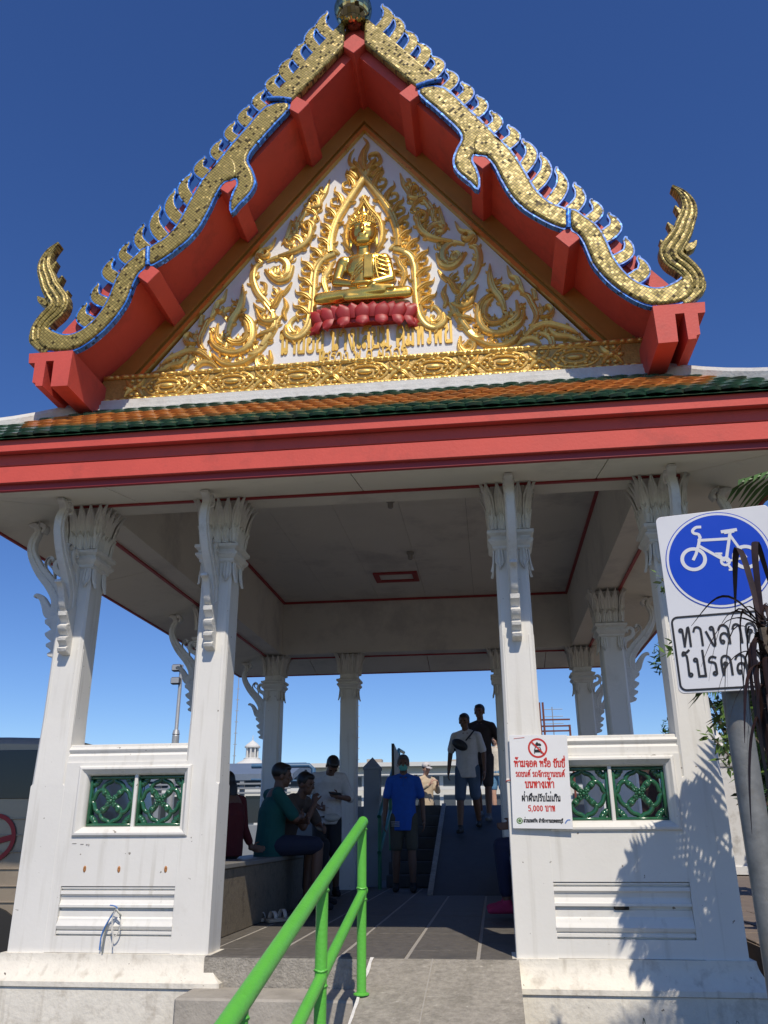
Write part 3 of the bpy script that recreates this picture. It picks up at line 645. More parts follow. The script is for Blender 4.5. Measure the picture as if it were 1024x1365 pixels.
# ------------------------------------------------------------------ beams, ceiling, soffit
BZ1 = 3.93; bw = 0.115; EO = 0.80; EZ = 3.005; XE = 2.98; YE0 = -0.80; YE1 = DD+0.80
def part(name, m, parent, *boxes, bev=0.0):
    t = MB()
    for b in boxes: t.box(*b, bev)
    return t.build(name, m, parent)
part('beam', CEIL, PAV, (-B_-bw, B_+bw, -bw, bw, H_, BZ1+0.05))
part('beam', CEIL, PAV, (-B_-bw, B_+bw, DD-bw, DD+bw, H_, BZ1+0.05))
part('beam', CEIL, PAV, (-B_-bw, -B_+bw, bw, DD-bw, H_+0.002, BZ1+0.048))
part('beam', CEIL, PAV, (B_-bw, B_+bw, bw, DD-bw, H_+0.002, BZ1+0.048))
# ceiling boards with open joints
ceil = part('ceiling', mat('ceiling_joint', (0.10, 0.095, 0.085), 0.9), PAV, (-B_+bw, B_-bw, bw, DD-bw, BZ1+0.02, BZ1+0.06))
cx = [-2.094, -1.35, -0.65, 0.05, 0.75, 1.45, 2.094]; cy = [bw, 2.2, 4.1, DD-bw]
for i in range(len(cx)-1):
    for j in range(len(cy)-1):
        part('ceiling_board', CEIL, ceil, (cx[i]+0.0015, cx[i+1]-0.0015, cy[j]+0.0015, cy[j+1]-0.0015, BZ1, BZ1+0.019))
for nm, b in (('a', (-2.094, 2.094, DD-bw-0.03, DD-bw-0.001, BZ1-0.03, BZ1-0.001)), ('b', (-2.094, -2.064, bw, DD-bw-0.031, BZ1-0.03, BZ1-0.001)), ('c', (2.064, 2.094, bw, DD-bw-0.031, BZ1-0.03, BZ1-0.001)), ('d', (-2.063, 2.063, bw+0.001, bw+0.03, BZ1-0.03, BZ1-0.001))):
    part('ceiling_trim', DRED, ceil, b)
# hatch in the ceiling: dark red frame
hx0, hx1, hy0, hy1 = -0.56, 0.03, 4.55, 4.98
part('hatch_frame', DRED, ceil, (hx0, hx1, hy0, hy0+0.07, BZ1-0.022, BZ1-0.002), (hx0, hx1, hy1-0.07, hy1, BZ1-0.022, BZ1-0.002), (hx0, hx0+0.07, hy0+0.07, hy1-0.07, BZ1-0.022, BZ1-0.002), (hx1-0.07, hx1, hy0+0.07, hy1-0.07, BZ1-0.022, BZ1-0.002))
for (lx, ly) in ((-0.02, 2.0), (0.02, 3.75)):
    t = MB(); t.lathe([(0.045, 0.0), (0.045, -0.03), (0.03, -0.035), (0.028, -0.09), (0.02, -0.10)], (lx, ly, BZ1), 12); auto_smooth(t.build('lamp_holder', mat('aged_lamp_holder', (0.30, 0.28, 0.25), 0.6), ceil), 40)
# sloping soffit: four trapezoids with butt joints, red trim next to the beam
def soffit_pt(x, y):
    d = max(abs(x)-(B_+bw), (-bw-y), (y-(DD+bw)), 0)
    return H_ - (H_-EZ)*d/(EO-bw)
def quad_slab(name, pts, th, m, parent):
    V = [(x, y, z) for x, y, z in pts] + [(x, y, z+th) for x, y, z in pts]
    n = len(pts)
    F = [tuple(range(n)), tuple(range(2*n-1, n-1, -1))] + [(i, i+n, (i+1) % n+n, (i+1) % n) for i in range(n)]
    t = MB(); t.add(V, F); return t.build(name, m, parent)
xi, yi0, yi1 = B_+bw, -bw, DD+bw
joints = [-XE, -1.75, 0.02, 1.75, XE]
for a, b in zip(joints[:-1], joints[1:]):
    def inn(x): return max(-xi, min(xi, x))
    q = [(a+0.004, YE0, EZ), (b-0.004, YE0, EZ), (inn(b)-0.004*(abs(b) < xi), yi0, H_), (inn(a)+0.004*(abs(a) < xi), yi0, H_)]
    quad_slab('soffit_board', q, 0.02, SOFF, PAV)
    q = [(x, YE1 if y == YE0 else yi1, z) for x, y, z in q][::-1]
    quad_slab('soffit_board', q, 0.02, SOFF, PAV)
jy = [YE0, DM-1.5, DM+1.5, YE1]
for s in (-1, 1):
    for a, b in zip(jy[:-1], jy[1:]):
        def inn(y): return max(yi0, min(yi1, y))
        q = [(s*XE, a+0.004, EZ), (s*XE, b-0.004, EZ), (s*xi, inn(b)-0.004, H_), (s*xi, inn(a)+0.004, H_)]
        if s < 0: q = q[::-1]
        quad_slab('soffit_board', q, 0.02, SOFF, PAV)
part('soffit_trim', DRED, PAV, (-xi-0.02, xi+0.02, yi0-0.030, yi0-0.001, H_-0.020, H_-0.001))
part('soffit_trim', DRED, PAV, (-xi-0.02, xi+0.02, yi1+0.001, yi1+0.030, H_-0.020, H_-0.001))
for s in (-1, 1): part('soffit_trim', DRED, PAV, (s*(xi+0.001), s*(xi+0.030), yi0, yi1, H_-0.020, H_-0.001))
# ------------------------------------------------------------------ Thai letters drawn as strokes (looped heads)
_B = [(.12,0),(.10,.6),(.15,.9),(.32,1),(.5,.9),(.56,.7),(.56,0)]
_N = [(.2,.85),(.2,0)]
GLY = {
 'ก': (.68, [[(.1,0),(.1,.5),(.2,.62),(.08,.75),(.15,.92),(.32,1),(.5,.92),(.56,.75),(.56,0)]], []),
 'ข': (.64, [[(.21,.84),(.26,.7),(.17,.55),(.17,0),(.52,0),(.52,1)]], [(.13,.88)]),
 'ค': (.68, [_B, [(.12,.1),(.24,.36)]], [(.3,.44)]),
 'ง': (.58, [[(.46,.82),(.46,0),(.34,0),(.08,.7)]], [(.37,.88)]),
 'จ': (.62, [[(.24,.42),(.38,0),(.5,0),(.52,.7),(.44,.92),(.28,1),(.1,.88)]], [(.2,.5)]),
 'ช': (.66, [[(.2,.84),(.22,.65),(.15,.5),(.15,0),(.5,0),(.5,.66),(.42,.8),(.62,1)]], [(.12,.88)]),
 'ด': (.68, [_B, [(.12,0),(.27,.48)]], [(.3,.57)]),
 'ต': (.68, [[(.12,0),(.1,.6),(.16,.92),(.25,1),(.33,.88),(.42,1),(.52,.92),(.56,.7),(.56,0)], [(.12,0),(.27,.48)]], [(.3,.57)]),
 'ถ': (.68, [[(.1,.12),(.1,.5),(.2,.62),(.08,.75),(.15,.92),(.32,1),(.5,.92),(.56,.75),(.56,0)]], [(.19,.1)]),
 'ท': (.66, [[(.2,.84),(.22,0)], [(.22,0),(.46,.97)], [(.46,.97),(.53,.97),(.53,0)]], [(.12,.88)]),
 'ธ': (.64, [[(.52,.86),(.36,1),(.16,.95),(.12,.72),(.46,.64),(.54,.35),(.5,0)], [(.5,0),(.14,0),(.14,.36)]], [(.22,.42)]),
 'น': (.66, [_N, [(.2,.02),(.38,.2)], [(.53,.16),(.53,1)]], [(.12,.88),(.45,.11)]),
 'บ': (.66, [_N, [(.2,0),(.53,0)], [(.53,0),(.53,1)]], [(.12,.88)]),
 'ป': (.66, [_N, [(.2,0),(.53,0)], [(.53,0),(.53,1.36)]], [(.12,.88)]),
 'ฝ': (.74, [[(.12,.88),(.12,0)], [(.12,0),(.34,.6)], [(.34,.6),(.56,0)], [(.58,0),(.58,1.36)]], [(.2,.9)]),
 'พ': (.76, [[(.18,.84),(.22,0)], [(.22,0),(.38,.78)], [(.38,.78),(.54,0)], [(.56,0),(.62,1)]], [(.1,.88)]),
 'ม': (.66, [_N, [(.2,.12),(.53,.0)], [(.53,0),(.53,1)]], [(.12,.88),(.12,.1)]),
 'ย': (.66, [[(.2,.8),(.28,.66),(.14,.52),(.14,.04),(.24,0),(.53,0)], [(.53,0),(.53,1)]], [(.14,.88)]),
 'ร': (.52, [[(.38,.1),(.38,.55),(.3,.68),(.08,.74),(.12,.92),(.26,1),(.42,.94)]], [(.29,.1)]),
 'ล': (.68, [[(.08,.8),(.18,.97),(.36,1),(.5,.9),(.56,.7),(.56,0)], [(.55,.3),(.4,.55),(.2,.52),(.11,.32),(.12,.14)]], [(.2,.1)]),
 'ว': (.58, [[(.46,.12),(.47,.7),(.4,.92),(.25,1),(.08,.86)]], [(.37,.1)]),
 'ศ': (.70, [_B, [(.12,.1),(.24,.36)], [(.48,.92),(.66,1.14)]], [(.3,.44)]),
 'ส': (.70, [[(.08,.8),(.18,.97),(.36,1),(.5,.9),(.56,.7),(.56,0)], [(.55,.3),(.4,.55),(.2,.52),(.11,.32),(.12,.14)], [(.46,.93),(.66,1.14)]], [(.2,.1)]),
 'ห': (.68, [[(.18,.84),(.18,0)], [(.18,.42),(.4,.74)], [(.42,.72),(.55,.5),(.55,0)]], [(.1,.88),(.47,.84)]),
 'อ': (.66, [[(.11,.56),(.1,.12),(.2,0),(.42,0),(.54,.15),(.54,.75),(.44,.95),(.28,1),(.1,.9)]], [(.2,.58)]),
 'า': (.54, [[(.05,.78),(.12,.95),(.25,1),(.38,.92),(.42,.75),(.42,0)]], []),
 'เ': (.34, [[(.12,.1),(.12,1)]], [(.2,.1)]),
 'โ': (.40, [[(.16,.1),(.16,1.12),(-.04,1.16),(.0,1.34),(.14,1.3),(.3,1.42)]], [(.24,.1)]),
 'ไ': (.40, [[(.16,.1),(.16,1.16),(.02,1.36),(.08,1.52),(.26,1.56)]], [(.24,.1)]),
 'ั': (0, [[(-.38,1.16),(-.2,1.18),(-.08,1.42)]], [(-.42,1.24)]),
 'ิ': (0, [[(-.54,1.14),(-.44,1.32),(-.28,1.38),(-.12,1.3),(-.06,1.14),(-.54,1.14)]], []),
 'ี': (0, [[(-.54,1.14),(-.44,1.32),(-.28,1.36),(-.1,1.26),(-.08,1.14),(-.54,1.14)], [(-.08,1.14),(-.08,1.52)]], []),
 'ื': (0, [[(-.54,1.14),(-.44,1.3),(-.3,1.36),(-.1,1.24),(-.08,1.14),(-.54,1.14)], [(-.08,1.14),(-.08,1.52)], [(-.22,1.3),(-.22,1.52)]], []),
 '่': (0, [[(-.14,1.60),(-.14,1.86)]], []),
 '้': (0, [[(-.4,1.46),(-.3,1.34),(-.22,1.3),(-.05,1.62)]], [(-.38,1.52)]),
 '์': (0, [[(-.22,1.32),(-.12,1.42),(0,1.66)]], [(-.27,1.3)]),
 'ุ': (0, [[(-.12,-.12),(-.12,-.44)]], [(-.2,-.18)]),
 'ู': (0, [[(-.34,-.14),(-.34,-.44)], [(-.34,-.44),(-.1,-.44)], [(-.1,-.44),(-.1,-.1)]], []),
 'ํ': (0, [], [(-.2,1.3)]),
 '๒': (.66, [[(.2,.9),(.1,.6),(.14,.1),(.3,0),(.5,.1),(.54,.4),(.54,1.2)], [(.26,.5),(.38,.46)]], [(.28,.58)]),
 '๕': (.74, [[(.1,.55),(.14,.1),(.3,0),(.52,.1),(.6,.5),(.5,.9),(.3,1),(.12,.86)], [(.3,.95),(.6,1.3)]], [(.24,.42)]),
 '๑': (.64, [[(.36,.36),(.2,.5),(.12,.2),(.3,0),(.5,.15),(.52,.6),(.4,.9),(.2,.96)]], [(.32,.44)]),
 '5': (.62, [[(.5,1),(.16,1),(.14,.56),(.34,.62),(.5,.5),(.52,.22),(.38,0),(.1,.06)]], []),
 '0': (.62, [[(.3,0),(.12,.2),(.1,.5),(.12,.8),(.3,1),(.48,.8),(.5,.5),(.48,.2),(.3,0)]], []),
 ',': (.28, [[(.14,.06),(.08,-.16)]], []),
 '.': (.3, [[(.1,.02),(.2,.02)]], []),
 ' ': (.36, [], []),
}
def expand(txt): return txt.replace('ำ', 'ํา')
def text_width(txt, sp=0.06):
    return sum(GLY[c][0] + (sp if GLY[c][0] else 0) for c in expand(txt))
def ribbon3(mb, pts, w, d, to3, smooth=True):
    P = catmull([(p[0], p[1], 0) for p in pts], 3) if (smooth and len(pts) > 2) else [Vector((p[0], p[1], 0)) for p in pts]
    closed = (P[0]-P[-1]).length < 1e-6
    rings = []
    for i, p in enumerate(P):
        a = P[i-1] if i > 0 else (P[-2] if closed else P[i]); b = P[i+1] if i < len(P)-1 else (P[1] if closed else P[i])
        t = (b-a).normalized(); q = Vector((-t.y, t.x, 0))*w/2
        e = Vector((0, 0, 0))
        if not closed and i == 0: e = -t*w*0.4
        if not closed and i == len(P)-1: e = t*w*0.4
        A, B = p+q+e, p-q+e
        rings.append([to3(A.x, A.y, 0), to3(A.x, A.y, d), to3(B.x, B.y, d), to3(B.x, B.y, 0)])
    mb.loft(rings)
def text_glyphs(txt, h, sw, d, to3, sp=0.06, lift=0.0, each=None):
    """strokes of a line of text; to3 maps (u, v, out).  each(mb) is called for every letter, or one mesh is returned"""
    mb = MB(); x = 0; cur = None; k = 0
    for c in expand(txt):
        adv, strokes, loops = GLY[c]
        if each and adv and cur is not None and cur.v: each(cur); cur = None
        if cur is None or not each: cur = MB() if each else mb
        for s in strokes:
            k += 1; ribbon3(cur, [((x+p[0])*h, p[1]*h) for p in s], sw, d + lift*(k % 5), to3)
        for (a, b) in loops:
            k += 1; r = max(0.085, 0.6*sw/h); ribbon3(cur, [((x+a+r*math.cos(2*PI*i/9))*h, (b+r*math.sin(2*PI*i/9))*h) for i in range(10)], sw*0.9, d + lift*(k % 5), to3, False)
        x += adv + (sp if adv else 0)
    if each:
        if cur is not None and cur.v: each(cur)
        return None
    return mb

# ------------------------------------------------------------------ eaves: fascia boards, tiled skirt, ledge
XU, YU0, YU1 = 3.11, -0.93, DD+0.93        # outer faces of the upper board
def frame_boards(name, x, y0, y1, th, z0, z1, m, bev=0.004):
    part(name, m, PAV, (-x, x, y0, y0+th, z0, z1), bev=bev)
    part(name, m, PAV, (-x, x, y1-th, y1, z0, z1), bev=bev)
    for s in (-1, 1): part(name, m, PAV, (s*x, s*(x-th), y0+th+0.001, y1-th-0.001, z0, z1), bev=bev)
frame_boards('fascia_board', XU-0.07, YU0+0.07, YU1-0.07, 0.05, 3.040, 3.168, RED)
frame_boards('fascia_board', XU-0.066, YU0+0.066, YU1-0.066, 0.05, 3.171, 3.30, RED)
frame_boards('fascia_board', XU, YU0, YU1, 0.055, 3.252, 3.345, RED)
frame_boards('soffit_edge', XU-0.105, YU0+0.105, YU1-0.105, 0.03, 2.992, 3.06, DRED)
# skirt roof bed
ex, ey0, ey1 = XU+0.03, YU0-0.03, YU1+0.03
ix, iy0, iy1 = 2.30, -0.13, DD+0.13
ez, iz = 3.352, 3.975
t = MB()
o4 = [(-ex, ey0, ez), (ex, ey0, ez), (ex, ey1, ez), (-ex, ey1, ez)]; i4 = [(-ix, iy0, iz), (ix, iy0, iz), (ix, iy1, iz), (-ix, iy1, iz)]
t.loft([[(x, y, z-0.012) for x, y, z in o4], [(x, y, z-0.012) for x, y, z in i4]], cap=False)
bed = t.build('skirt_roof', TGREEN, PAV)
# tiles, front slope: slightly curved plates with round noses, laid in offset rows
slope = math.atan2(iz-ez, iy0-ey0); slen = math.hypot(iz-ez, iy0-ey0)
rows, tw = 8, 0.118; pitch_r = slen/rows
def tile_mesh(name, m):
    t = MB(); L = pitch_r*1.75; w = tw*0.98; th = 0.016
    top, bot = [], []
    for (u, v) in ((-w/2, 0.028), (-w*0.3, 0.006), (0, 0.0), (w*0.3, 0.006), (w/2, 0.028), (w/2, L), (0, L), (-w/2, L)):
        crown = 0.010*(1-(2*u/w)**2)
        top.append((u, v, th+crown)); bot.append((u, v, crown-0.004))
    t.loft([bot, top]); return auto_smooth(t.build(name, m, bed), 40)
tg = tile_mesh('roof_tile', TGREEN); to = tile_mesh('roof_tile', TORANGE)
used_g = used_o = False
spots = []
for r in range(rows):
    s = r*pitch_r
    z = ez + s*math.sin(slope); y = ey0 + s*math.cos(slope)
    hw = ex + (ix-ex)*(s/slen)
    off = 0 if r % 2 else tw/2
    n = int((hw-0.02)/tw)
    for i in range(-n-1, n+2):
        x = i*tw + off
        if abs(x) > hw-0.10: continue
        orange = 2 <= r <= 5 and abs(x) < 2.62-0.10*abs(r-3.5)
        spots.append((r*0.3 + abs(x-0.4), x, y, z, orange))
spots.sort()
rest = {True: MB(), False: MB()}
sink = slope - rad(5.5)
for k, (_, x, y, z, orange) in enumerate(spots):
    src = to if orange else tg
    rz = random.uniform(-0.03, 0.03); dz = random.uniform(0.006, 0.016)
    if k < 298:
        if orange and not used_o: q = to; used_o = True
        elif not orange and not used_g: q = tg; used_g = True
        else: q = copy_mesh(src, 'roof_tile', bed)
        q.location = (x, y, z+dz); q.rotation_euler = (sink, rz*0.3, rz)
    else:
        M = Matrix.Translation((x, y, z+dz)) @ Matrix.Rotation(rz, 4, 'Z') @ Matrix.Rotation(sink, 4, 'X')
        rest[orange].add([M @ v.co for v in src.data.vertices], [tuple(p.vertices) for p in src.data.polygons])
for k, mm in ((True, TORANGE), (False, TGREEN)):
    if rest[k].v:
        q = rest[k].build('roof_tiling', mm, bed); q['kind'] = 'stuff'
# side slopes: rows of tiles as stepped courses
for s in (-1, 1):
    q = MB()
    for r in range(rows):
        a, b = r/rows, (r+1.3)/rows
        def P(f, y, lift): 
            return (s*(ex+(ix-ex)*f), y, ez+(iz-ez)*f+lift)
        y0a, y1a = ey0+(iy0-ey0)*b+0.03, ey1+(iy1-ey1)*b-0.03
        q.add([P(a, y0a, 0.03), P(a, y1a, 0.03), P(b, y1a, 0.012), P(b, y0a, 0.012), P(a, y0a, 0.0), P(a, y1a, 0.0)], [(0, 1, 2, 3), (0, 4, 5, 1)])
    q = q.build('roof_tiling', TGREEN, bed); q['kind'] = 'stuff'
# white hip ridges and the plaster ledge below the pediment
for s in (-1, 1):
    p0, p1 = Vector((s*2.24, -0.07, 4.09)), Vector((s*(ex+0.01), ey0-0.01, ez+0.085))
    t = MB(); d = (p1-p0); side = Vector((-d.y, d.x, 0)).normalized()*0.055
    rings = []
    for k in range(9):
        f = k/8; p = p0+d*f - Vector((0, 0, 0.05*math.sin(PI*f)))
        rings.append([p-side-Vector((0, 0, 0.10)), p-side+Vector((0, 0, 0.01)), p-side*0.6+Vector((0, 0, 0.045)), p+side*0.6+Vector((0, 0, 0.045)), p+side+Vector((0, 0, 0.01)), p+side-Vector((0, 0, 0.10))])
    t.loft(rings); t.build('hip_ridge', LEDGE, PAV)
prof = [(-0.16, 3.93), (-0.16, 3.99), (-0.145, 4.00), (-0.145, 4.035), (-0.125, 4.045), (-0.125, 4.082), (0.0, 4.082), (0.0, 3.93)]
t = MB(); t.extr_x(prof, -2.40, 2.40); t.build('ledge', LEDGE, PAV)
for s in (-1, 1): part('ledge', LEDGE, PAV, (s*2.29, s*2.42, 0.002, DD, 3.90, 4.075))

# ------------------------------------------------------------------ pediment
PY = 0.0
ped = plate('pediment', [(-2.10, 4.06), (2.10, 4.06), (0, 6.86)], PY, PY+0.12, PEDW, PAV)
# upper gable wall behind the raking cornice
ang = math.atan2(6.83-4.375, 1.885)
cosA, sinA = math.cos(ang), math.sin(ang)
def rake_band(name, d0, d1, y0, y1, m, parent, zcut=4.3):
    """band parallel to both rakes, offset outward from the white field edge by d0..d1"""
    def edge(d):
        za = 6.83 + d/cosA
        return za, (za-zcut)/math.tan(ang)
    za0, xb0 = edge(d0); za1, xb1 = edge(d1)
    return plate(name, [(-xb1, zcut), (-xb0, zcut), (0, za0), (xb0, zcut), (xb1, zcut), (0, za1)], y0, y1, m, parent)
rake_band('raking_cornice', 0.0, 0.035, PY-0.045, PY+0.12, GOLDB, ped)
rake_band('raking_cornice', 0.035, 0.06, PY-0.025, PY+0.12, OCHRE, ped)
rake_band('raking_cornice', 0.06, 0.085, PY-0.055, PY+0.12, OCHRE, ped)
rake_band('raking_cornice', 0.085, 0.33, PY-0.04, PY+0.12, OCHRE, ped)
# frieze: plain bed with bead rows and cartouches
FY = -0.07
part('frieze', mat('frieze_gold_bed', (0.50, 0.33, 0.10), 0.5, metal=0.35, var=0.25, scale=30, bump=0.6, bscale=60), ped, (-2.23, 2.23, FY, 0.10, 4.083, 4.345))
fr = bpy.data.objects[[o.name for o in ped.children if o.name.startswith('frieze')][-1]]
bead = None
for z, hh in ((4.326, 0.017), (4.104, 0.016)):
    t = MB(); x = -2.215; k = 0
    t.box(-2.228, 2.228, FY-0.012, FY, z-hh-0.004, z+hh+0.004, 0.004)
    while x < 2.20:
        L = 0.085 if k % 2 == 0 else 0.05
        t.ell((x+L/2, FY-0.012, z), (L/2*0.96, 0.020, hh), 8, 6); x += L; k += 1
    auto_smooth(t.build('bead_row', GOLD, fr), 50)
def cartouche(w, h, kind):
    t = MB(); hw = w/2; hh = h/2
    if kind == 0:
        for f, ht in ((1.0, 0.016), (0.62, 0.022)):
            path = [(-hw*f, 0), (-hw*0.72*f, hh*0.72*f), (-hw*0.3*f, hh*f), (hw*0.3*f, hh*f), (hw*0.72*f, hh*0.72*f), (hw*f, 0), (hw*0.72*f, -hh*0.72*f), (hw*0.3*f, -hh*f), (-hw*0.3*f, -hh*f), (-hw*0.72*f, -hh*0.72*f), (-hw*f, 0)]
            stroke_mesh(t, path, [0.020]*len(path), ht, 0, n=2)
        t.ell((0, -0.008, 0), (hw*0.34, 0.02, hh*0.28), 10, 6)
        for k in range(12):
            a = 2*PI*k/12; t.ell((hw*0.80*math.cos(a), -0.004, hh*0.80*math.sin(a)), (0.020, 0.020, 0.014), 6, 5)
        for sx in (-1, 1): t.ell((sx*hw*0.5, -0.008, 0), (0.02, 0.02, 0.016), 6, 5)
    else:
        for sx in (-1, 1):
            for sz in (-1, 1):
                stroke_mesh(t, [(0.01*sx, 0.008*sz), (hw*0.5*sx, hh*0.35*sz), (hw*0.85*sx, hh*0.95*sz)], [0.03, 0.045, 0.012], 0.024, 0, n=3)
                t.ell((hw*0.3*sx, -0.008, hh*0.75*sz), (0.022, 0.018, 0.018), 6, 5)
            t.ell((hw*0.75*sx, -0.006, 0), (0.03, 0.018, 0.018), 6, 5)
        t.ell((0, -0.012, 0), (0.026, 0.024, 0.026), 8, 6)
    return t
cA = cB = None; x = -1.96; k = 0
per = 0.28*2
xs_ = [(i*0.56, 0) for i in range(-3, 4)] + [(i*0.56+0.28, 1) for i in range(-4, 4)]
for x, kind in xs_:
    x += 0.02
    if abs(x) > 2.15: continue
    if kind == 0:
        if cA is None: cA = auto_smooth(cartouche(0.385, 0.172, 0).build('cartouche', GOLD, fr, loc=(x, FY, 4.215)), 50)
        else: copy_mesh(cA, 'cartouche', fr, (x, FY, 4.215))
    else:
        if cB is None: cB = auto_smooth(cartouche(0.19, 0.175, 1).build('rosette', GOLD, fr, loc=(x, FY, 4.215)), 50)
        else: copy_mesh(cB, 'rosette', fr, (x, FY, 4.215))

# scrolls, mirrored left and right
for k, (path, widths) in enumerate(STROKES):
    hgt = 0.030 + 0.012*((k*7) % 3)
    for mirr in (True, False):
        t = MB(); stroke_mesh(t, path, [w*1.15 for w in widths], hgt*0.8, PY, mirror=mirr)
        # a row of notched tips along the broader bands makes them read as carved flame leaves
        if max(widths) > 0.05 and len(path) > 3:
            P = catmull([(p[0], p[1], 0) for p in path], 3); W = [a.x for a in catmull([(w, 0, 0) for w in widths], 3)]
            for i in range(2, len(P)-2, 2):
                sd = 1 if (i % 4) else -1
                d = (P[i+1]-P[i-1]).normalized(); q = Vector((-d.y, d.x, 0))*sd
                a = P[i] + q*W[i]*0.30; e = P[i] + q*W[i]*0.95 + d*W[i]*0.55
                m_ = (a+e)/2 + q*0.006 - d*0.004
                stroke_mesh(t, [(a.x, a.y), (m_.x, m_.y), (e.x, e.y)], [W[i]*0.5, W[i]*0.42, 0.004], hgt*0.8, PY, mirror=mirr, n=2)
        auto_smooth(t.build('scroll', GOLD, ped), 55)
def flame(base, tip, w, hgt, mirr, name='flame_leaf', y0=PY, parent=None):
    b, e = Vector((base[0], base[1], 0)), Vector((tip[0], tip[1], 0)); d = e-b; q = Vector((-d.y, d.x, 0)).normalized(); L = d.length
    t = MB()
    def pt(f, s): 
        p = b + d*f + q*s*L; return (p.x, p.y)
    stroke_mesh(t, [pt(0, 0), pt(0.3, 0.06), pt(0.6, 0.02), pt(0.85, -0.08), pt(1.08, 0.04)], [w*0.55, w, w*0.75, w*0.4, 0.004], hgt, y0, mirr)
    stroke_mesh(t, [pt(0.05, -0.1), pt(0.25, -0.38), pt(0.5, -0.32), pt(0.48, -0.12), pt(0.32, -0.15)], [w*0.3, w*0.45, w*0.45, w*0.35, w*0.15], hgt*0.9, y0, mirr)
    stroke_mesh(t, [pt(0.1, 0.15), pt(0.3, 0.36), pt(0.55, 0.36), pt(0.75, 0.25)], [w*0.3, w*0.4, w*0.3, 0.004], hgt*0.8, y0, mirr)
    return auto_smooth(t.build(name, GOLD, parent or ped), 55)
for k, (path, widths) in enumerate(STROKES):              # small flame leaves springing from the broader stems
    if max(widths) < 0.048 or len(path) < 4 or k in (0, 1, 2): continue
    P = catmull([(p[0], p[1], 0) for p in path], 4)
    for f_ in (0.3, 0.62):
        i = int(f_*(len(P)-1)); dd = (P[i+1]-P[i-1]).normalized(); qv = Vector((-dd.y, dd.x, 0))
        if qv.y < 0: qv = -qv
        e = P[i] + (qv*0.7 + Vector((0.1, 0.75, 0))).normalized()*(0.085 + 0.02*((k+i) % 3)); a0 = P[i] + qv*0.015
        if e.y > 6.78 - (e.x)*1.302 or e.y < 4.40: continue
        for mirr in (True, False): flame((a0.x, a0.y), (e.x, e.y), 0.040, 0.028, mirr)
for (bs, tp) in LEAVES:
    for mirr in (True, False): flame(bs, tp, 0.062, 0.040, mirr)
# crown of flames on top of the arch
flame((0.0, 6.36), (0.0, 6.74), 0.085, 0.05, False)
for sx in (True, False):
    flame((0.03, 6.33), (0.095, 6.52), 0.07, 0.045, sx); flame((0.07, 6.28), (0.16, 6.40), 0.06, 0.04, sx)

# seated figure in gilt relief: one continuous body, voxel-joined
def voxel(mb, size, smooth_it=4, keep=None):
    me = bpy.data.meshes.new('v'); me.from_pydata(mb.v, [], mb.f); me.update()
    bm = bmesh.new(); bm.from_mesh(me); bmesh.ops.recalc_face_normals(bm, faces=bm.faces); bm.to_mesh(me); bm.free()
    ob = bpy.data.objects.new('v', me); COL.objects.link(ob)
    md = ob.modifiers.new('r', 'REMESH'); md.mode = 'VOXEL'; md.voxel_size = size; md.use_smooth_shade = True
    if smooth_it:
        sm = ob.modifiers.new('s', 'SMOOTH'); sm.factor = 0.5; sm.iterations = smooth_it
    dg = bpy.context.evaluated_depsgraph_get()
    out = bpy.data.meshes.new_from_object(ob.evaluated_get(dg))
    bpy.data.objects.remove(ob); bpy.data.meshes.remove(me)
    for p in out.polygons: p.use_smooth = True
    return out
def vox_obj(name, mb, size, m, parent=None, smooth_it=4):
    me = voxel(mb, size, smooth_it); me.name = name; me.materials.clear(); me.materials.append(m)
    return link(bpy.data.objects.new(name, me), parent)
BX, BZ0 = 0.0, 4.90
t = MB()
fy = -0.10
# legs folded, right over left
for s in (-1, 1):
    t.capsule((s*0.10, fy+0.02, BZ0+0.075), 0.065, (s*0.335, fy-0.02, BZ0+0.055), 0.060)
    t.ell((s*0.35, fy-0.02, BZ0+0.055), (0.055, 0.06, 0.055))
t.capsule((-0.33, fy-0.03, BZ0+0.060), 0.052, (0.16, fy-0.085, BZ0+0.075), 0.040)
t.capsule((0.33, fy-0.03, BZ0+0.050), 0.050, (-0.12, fy-0.07, BZ0+0.030), 0.038)
t.capsule((0.10, fy-0.10, BZ0+0.100), 0.026, (0.24, fy-0.10, BZ0+0.085), 0.022)
t.ell((0, fy+0.02, BZ0+0.07), (0.20, 0.09, 0.08))
# torso
t.ell((0, fy+0.03, BZ0+0.22), (0.115, 0.085, 0.14)); t.ell((0, fy+0.02, BZ0+0.345), (0.150, 0.09, 0.125)); t.ell((0, fy+0.025, BZ0+0.425), (0.165, 0.07, 0.05))
t.capsule((0, fy+0.02, BZ0+0.43), 0.052, (0, fy, BZ0+0.52), 0.048)
for s in (-1, 1):
    t.ell((s*0.165, fy+0.02, BZ0+0.405), (0.055, 0.062, 0.055))
    t.capsule((s*0.18, fy+0.02, BZ0+0.395), 0.050, (s*0.222, fy+0.005, BZ0+0.215), 0.042)
    t.capsule((s*0.222, fy+0.0, BZ0+0.21), 0.042, (s*0.06, fy-0.10, BZ0+0.135), 0.028)
    t.ell((s*0.02, fy-0.12, BZ0+0.135), (0.07, 0.035, 0.018))
